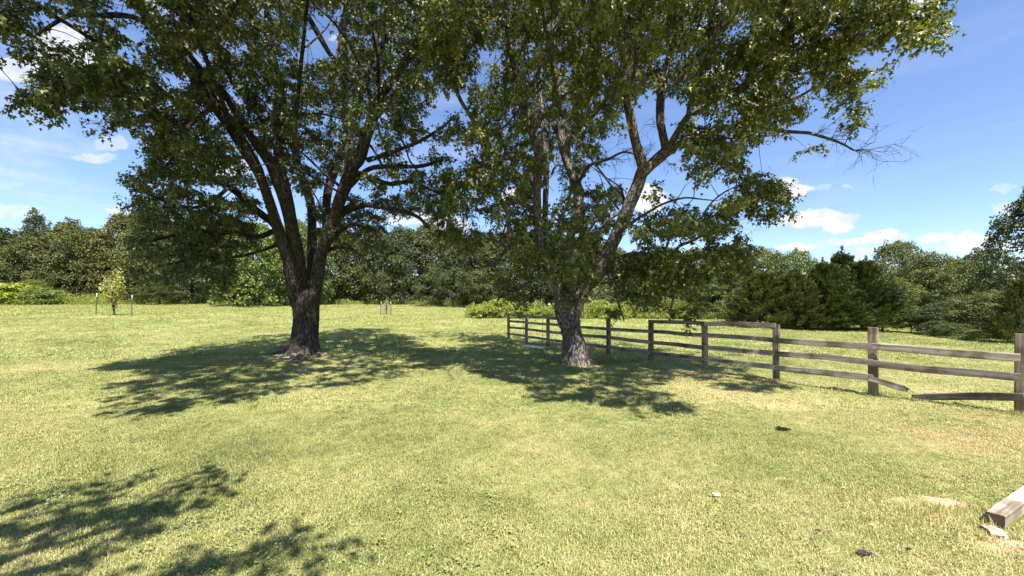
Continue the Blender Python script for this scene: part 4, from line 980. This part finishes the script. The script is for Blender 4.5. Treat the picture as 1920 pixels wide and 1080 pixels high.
for lv, rows in RL.items():
    for r in rows:
        sd_ += 1; rail(*r, sd_, h=.118 if r[0] >= 1455 else .105, ext=.02)
a = P(1628, 709, PZ[1638]-.13); b = P(1706, 733, 6.85)
wood_piece('rail', a, b, .105, .045, fence, M['rail'], 91.3, ragged=(0, .05))['label'] = 'broken stub of the lowest rail hanging from the post'
g1 = G(1706, 748); a = Vector((g1.x, g1.y, g1.z+.045)); b = P(1922, 745, PZ[1915]-.13)
o = wood_piece('rail', b, a, .115, .05, fence, M['rail'], 57.3, ragged=(0, .16)); o['label'] = 'broken lowest rail lying with its splintered end in the grass'
for o in fence.children:
    if o.name.startswith('post'): pass

# ---------------------------------------------------------------- swing
ZS = 10.3
sw = thing('rope_swing', P(999, 651, ZS), 'wooden plank rope swing hanging left of the forked maple trunk', 'swing')
M['seat'] = plain('sunlit_seat_wood', (0.46, 0.42, 0.35), .9, .35, 14)  # pale tone: the bright sun patch on the plank is put into the colour
sa = P(978.5, 647.5, ZS); sb = P(1019.5, 651, ZS)
wood_piece('seat', sa, sb, .055, .2, sw, M['seat'], 3.3, segs=8)['label'] = 'plank seat with its sun patch put into a pale colour'
for (xb, yb, xt) in ((981, 645, 980), (1017, 647, 1017.5)):
    b = P(xb, yb, ZS-.0); t = P(xt, 470, ZS+.25)
    T = Tubes(); q = np.array([(b.x, b.y, b.z, .006), ((b.x+t.x)/2+.01, b.y+.1, (b.z+t.z)/2, .006), (t.x, t.y, t.z, .006)]); T.add(smooth_path(q, .25), 5)
    # knot under the seat side
    T.add(np.array([(b.x, b.y-.06, b.z+.12, .010), (b.x, b.y-.1, b.z, .014), (b.x+.005, b.y-.06, b.z-.05, .016)]), 6)
    T.add(np.array([(b.x, b.y+.06, b.z+.12, .010), (b.x, b.y+.1, b.z, .014), (b.x+.005, b.y+.06, b.z-.05, .016)]), 6)
    o = T.build('rope', sw, M['rope']); o.matrix_parent_inverse = Matrix.Translation(-sw.location)
for (x1, y1) in ((1031, 662), (1024, 663)):
    a = P(1018, 652, ZS-.05); b = P(x1, y1, ZS-.1); T = Tubes(); T.add(smooth_path(np.array([(*a, .005), (*((a+b)/2-Vector((0.01, 0, .01))), .005), (*b, .007)]), .04), 5)
    o = T.build('loose_rope_end', sw, M['white']); o.matrix_parent_inverse = Matrix.Translation(-sw.location)

# ---------------------------------------------------------------- timber, stone and litter
H4 = .092
a = Vector((3.645, 2.90, H4/2+.012)); dirt = Vector((.897, .442, 0)).normalized(); b = a+dirt*2.2
a.z += gz1(a.x, a.y); b.z += gz1(b.x, b.y)
o = wood_piece('landscape_timber', a, b, H4, H4+.004, None, M['timber'], 8.1, segs=40)
M['endgrain'] = plain('weathered_shaded_end_grain', (0.11, 0.082, 0.055), .95, .4, 60); o.data.materials.append(M['endgrain']); o.data.polygons[len(o.data.polygons)-1].material_index = 1; o.data.polygons[len(o.data.polygons)-2].material_index = 1  # weathered end grain, with the shade on the end put into the colour too
tag(o, 'bleached square wooden timber lying on the grass in the lower right corner', 'timber')
def lump(name, loc, size, seed, m, label, cat, sub=3, amp=.35):
    bm = bmesh.new(); bmesh.ops.create_icosphere(bm, subdivisions=sub, radius=1)
    for v in bm.verts:
        n = mnoise.noise(v.co*1.7+Vector((seed, 0, 0)))+.5*mnoise.noise(v.co*4+Vector((seed, 3, 0))); v.co *= 1+amp*n
        v.co.x *= size[0]; v.co.y *= size[1]; v.co.z *= size[2]
    me = bpy.data.meshes.new(name); bm.to_mesh(me); bm.free(); o = link(name, me, None, m); o.location = loc; o.rotation_euler = (0, 0, seed); return tag(o, label, cat)
def crumple(name, loc, size, seed, m, label, cat, n=11, amp=.28):
    V = []; 
    for i in range(n):
        for j in range(n):
            x, y = i/(n-1)-.5, j/(n-1)-.5
            z = abs(mnoise.noise(Vector((x*4+seed, y*4, 0))))*amp*2+.5*amp*mnoise.noise(Vector((x*11, y*11+seed, 2)))+.02
            V.append(((x+.18*mnoise.noise(Vector((y*5, seed, x*3))))*size[0], (y+.2*mnoise.noise(Vector((x*5, seed+4, y))))*size[1], z*size[2]))
    f = [(i*n+j, i*n+j+1, (i+1)*n+j+1, (i+1)*n+j) for i in range(n-1) for j in range(n-1) if mnoise.noise(Vector((i*.9, j*.9, seed))) > -.42]
    me = bpy.data.meshes.new(name); me.from_pydata(V, [], f); me.update()
    o = link(name, me, None, m); md = o.modifiers.new('thickness', 'SOLIDIFY'); md.thickness = .002; o.location = loc; return tag(o, label, cat)
p = G(1866, 1000); lump('flat_stone', p+Vector((0, 0, .012)), (.085, .05, .028), 1.2, M['stone'], 'flat pinkish stone tucked under the near end of the bleached timber', 'stone')
p = G(1898, 1026); lump('pebble', p+Vector((0, 0, .008)), (.012, .010, .008), 2.2, M['pebble'], 'tiny pale pebble on the bare soil below the timber', 'pebble', 2)
p = G(1343, 934); crumple('paper_scrap', p+Vector((0, 0, .03)), (.048, .042, .04), 3.0, M['paper'], 'small crumpled white paper scrap on the grass', 'litter')
p = G(1467, 808); crumple('plastic_scrap', p+Vector((0, 0, .02)), (.16, .10, .09), 6.0, M['black'], 'torn black plastic scrap on the grass in front of the fence', 'litter')
p = G(1622, 1044); crumple('slate_piece', p+Vector((0, 0, .03)), (.075, .05, .016), 9.0, M['slate'], 'small flat dark grey slate piece in the grass near the bottom edge', 'litter', amp=.18)
p = G(1553+150, 1035); crumple('plastic_scrap', p+Vector((0, 0, .02)), (.03, .02, .02), 11.0, M['black'], 'tiny black scrap in the grass near the bottom edge left of the timber', 'litter')

# ---------------------------------------------------------------- grass
tcol = bpy.data.collections.new('grass_tufts')      # not linked to the scene: only a source for the grass points
def tuft(name, seed, nb, rad, hgt, wid, droop):
    rs = np.random.default_rng(seed); V = []; Fc = []; k = 0
    for i in range(nb):
        a = rs.uniform(0, 6.28); r = rad*math.sqrt(rs.uniform()); bx, by = r*math.cos(a), r*math.sin(a)
        d = rs.uniform(0, 6.28); lean = rs.uniform(.15, 1.0)*droop; h = hgt*rs.uniform(.55, 1.2); w = wid*rs.uniform(.7, 1.3); dx_, dy_ = math.cos(d), math.sin(d)
        sx, sy = -dy_*w/2, dx_*w/2
        p = [(bx-sx, by-sy, -.01), (bx+sx, by+sy, -.01)]
        mx_, mz = lean*h*.35, h*.62; p += [(bx-sx*.8+dx_*mx_, by-sy*.8+dy_*mx_, mz), (bx+sx*.8+dx_*mx_, by+sy*.8+dy_*mx_, mz)]
        tx = lean*h*1.05; p.append((bx+dx_*tx, by+dy_*tx, h*(1.0-.35*lean)))
        V += p; Fc += [(k, k+1, k+3), (k, k+3, k+2), (k+2, k+3, k+4)]; k += 5
    me = mesh_np(name, np.array(V), np.array(Fc)); me.materials.append(M['grass']); o = bpy.data.objects.new(name, me); tcol.objects.link(o)
for v_ in range(3):
    tuft(f'tuft_a{v_}', 10+v_, 32, .055, .023, .0040, 1.3)
for v_ in range(3):
    tuft(f'tuft_b{v_}', 20+v_, 30, .10, .025, .0065, 1.25)
for v_ in range(3):
    tuft(f'tuft_c{v_}', 30+v_, 26, .22, .034, .015, 1.0)
for v_ in range(3):
    tuft(f'tuft_d{v_}', 40+v_, 26, .50, .045, .034, .9)
def rosette(name, seed):
    rs = np.random.default_rng(seed); n = 16; a = rs.uniform(0, 6.28, n); r = rs.uniform(.005, .06, n)
    p = np.c_[np.cos(a)*r, np.sin(a)*r, rs.uniform(.012, .03, n)]
    me = leaves_mesh(name, p, np.c_[np.cos(a), np.sin(a), rs.uniform(-.2, .4, n)], np.c_[rs.normal(0, .35, (n, 2)), np.ones(n)], rs.uniform(.009, .018, n), DIAM*[1.5, 1, 1], DIAM_F)
    me.materials.append(M['clover']); o = bpy.data.objects.new(name, me); tcol.objects.link(o)
M['clover'] = leaf_mat('clover_leaf', (0.16, 0.19, 0.07), (0.22, 0.26, 0.10), (0.34, 0.34, 0.16), trans=.2, rough=.6)
tuft('tuft_e0', 50, 14, .05, .12, .0050, .6)
rosette('tuft_f0', 61); rosette('tuft_f1', 62)    # longer stray tufts
pts = []; idx = []; scl = []
def zone(y0, y1, dens, base, margin=1.22, s=(.75, 1.25)):
    wfar = y1*1.36*margin+1; n = int(dens*(y1-y0)*2*wfar); X = rng.uniform(-wfar, wfar, n); Y = rng.uniform(y0, y1, n)
    k = np.abs(X) < (Y*1.36*margin+.8); X = X[k]; Y = Y[k]
    m = bare_mask(X, Y); k = rng.uniform(0, 1, len(X)) > m*1.0; X = X[k]; Y = Y[k]
    # keep trunks and the ground beyond the lawn edge free
    k = (np.hypot(X+7.05, Y-13.2) > .45) & (np.hypot(X-1.9, Y-11.2) > .4); X = X[k]; Y = Y[k]
    pts.append(np.c_[X, Y, sheet_z(X, Y)]); idx.append(base+rng.integers(0, 3, len(X)))
    nz = np.array([mnoise.noise(Vector((x*.9, y*.9, 3.3))) for x, y in zip(X, Y)])
    scl.append(rng.uniform(*s, len(X))*(1+.35*nz))
zone(1.6, 5.2, 640, 0); zone(5.2, 6.2, 460, 0); zone(6.2, 12, 150, 3); zone(12, 26, 34, 6); zone(26, 57, 8, 9)
n = 1500; X = rng.uniform(-7, 8, n); Y = rng.uniform(2, 9, n); pts.append(np.c_[X, Y, sheet_z(X, Y)]); idx.append(np.full(n, 12)); scl.append(rng.uniform(.3, .62, n))
for (x, y, r_, m_) in [(1105,684,.25,26),(1560+250,965,.18,30),(1735,975,.12,16),(590,672,.5,20),(1120,690,.3,16),(1640,741,.12,34),(1455,716,.12,30),(1322,699,.12,26),(1915,779,.14,34),(1220,682,.12,24),(1141,670,.12,24),(560,668,.45,30),(1070,688,.3,26),(590,674,.3,20)]:
    c = G(x, y); X = c.x+rng.normal(0, r_, m_); Y = c.y+rng.normal(0, r_*.6, m_); pts.append(np.c_[X, Y, sheet_z(X, Y)]); idx.append(np.full(m_, 12)); scl.append(rng.uniform(.5, 1.0, m_))
n = 15000; X = rng.uniform(-11, 11, n); Y = rng.uniform(1.8, 9.5, n); nz = np.array([mnoise.noise(Vector((x*.55, y*.55, 8.1))) for x, y in zip(X, Y)]); k = (nz > rng.uniform(.0, .5, n)) & (np.abs(X-2.9)+np.abs(Y-2.6) > .7); X = X[k]; Y = Y[k]
pts.append(np.c_[X, Y, sheet_z(X, Y)]); idx.append(rng.integers(13, 15, len(X))); scl.append(rng.uniform(.8, 1.5, len(X)))
pts = np.vstack(pts); idx = np.concatenate(idx).astype(np.int32); scl = np.concatenate(scl).astype(np.float32)
print('grass tufts', len(pts))
me = bpy.data.meshes.new('grass'); me.vertices.add(len(pts)); me.vertices.foreach_set('co', pts.astype(np.float32).ravel())
a_ = me.attributes.new('pick', 'INT', 'POINT'); a_.data.foreach_set('value', idx)
a_ = me.attributes.new('size', 'FLOAT', 'POINT'); a_.data.foreach_set('value', scl)
a_ = me.attributes.new('turn', 'FLOAT_VECTOR', 'POINT'); rot = np.zeros((len(pts), 3), np.float32); rot[:, 2] = rng.uniform(0, 6.28, len(pts)); rot[:, :2] = rng.normal(0, .12, (len(pts), 2)); a_.data.foreach_set('vector', rot.ravel())
grass = tag(link('grass', me, None, M['grass']), 'short mown grass blades covering the lawn', 'grass', kind='stuff')
gt = bpy.data.node_groups.new('grass_points', 'GeometryNodeTree')
gt.interface.new_socket('Geometry', in_out='INPUT', socket_type='NodeSocketGeometry'); gt.interface.new_socket('Geometry', in_out='OUTPUT', socket_type='NodeSocketGeometry')
gi = gt.nodes.new('NodeGroupInput'); go = gt.nodes.new('NodeGroupOutput'); ci = gt.nodes.new('GeometryNodeCollectionInfo'); ci.inputs[0].default_value = tcol
ci.inputs['Separate Children'].default_value = True; ci.inputs['Reset Children'].default_value = True
ip = gt.nodes.new('GeometryNodeInstanceOnPoints'); ip.inputs['Pick Instance'].default_value = True
def attr(nm, typ):
    nd = gt.nodes.new('GeometryNodeInputNamedAttribute'); nd.data_type = typ; nd.inputs[0].default_value = nm; return nd.outputs[0]
er = gt.nodes.new('FunctionNodeEulerToRotation'); gt.links.new(attr('turn', 'FLOAT_VECTOR'), er.inputs[0])
gt.links.new(gi.outputs[0], ip.inputs['Points']); gt.links.new(ci.outputs[0], ip.inputs['Instance']); gt.links.new(attr('pick', 'INT'), ip.inputs['Instance Index'])
gt.links.new(er.outputs[0], ip.inputs['Rotation']); gt.links.new(attr('size', 'FLOAT'), ip.inputs['Scale']); gt.links.new(ip.outputs[0], go.inputs[0])
md = grass.modifiers.new('grass_points', 'NODES'); md.node_group = gt
print('done; meshes', len(bpy.data.meshes), 'tris', sum(sum(1 for _ in ()) + len(m_.loops)-2*len(m_.polygons) for m_ in bpy.data.meshes))

# ---------------------------------------------------------------- fallen leaves under the maples
rs = np.random.default_rng(44); n = 420
cx_ = np.where(rs.uniform(size=n) < .5, -6.9, 1.9); X = cx_+rs.normal(0, 2.2, n); Y = np.where(cx_ < 0, 13, 10.8)+rs.normal(0, 2.4, n); X[:70] = rs.uniform(-4, 6, 70); Y[:70] = rs.uniform(2.6, 8, 70)
p = np.c_[X, Y, sheet_z(X, Y)+.028]; me = leaves_mesh('fallen_leaves', p, np.c_[rs.normal(0, 1, (n, 2)), rs.normal(0, .2, n)], np.c_[rs.normal(0, .35, (n, 2)), np.ones(n)], rs.uniform(.035, .075, n))
M['dryleaf'] = leaf_mat('dry_fallen_leaf', (0.16, 0.10, 0.045), (0.28, 0.20, 0.10), (0.42, 0.34, 0.16), trans=.1, rough=.7)
tag(link('fallen_leaves', me, None, M['dryleaf']), 'dry brown fallen leaves scattered on the grass under the maples', 'fallen leaves', kind='stuff')
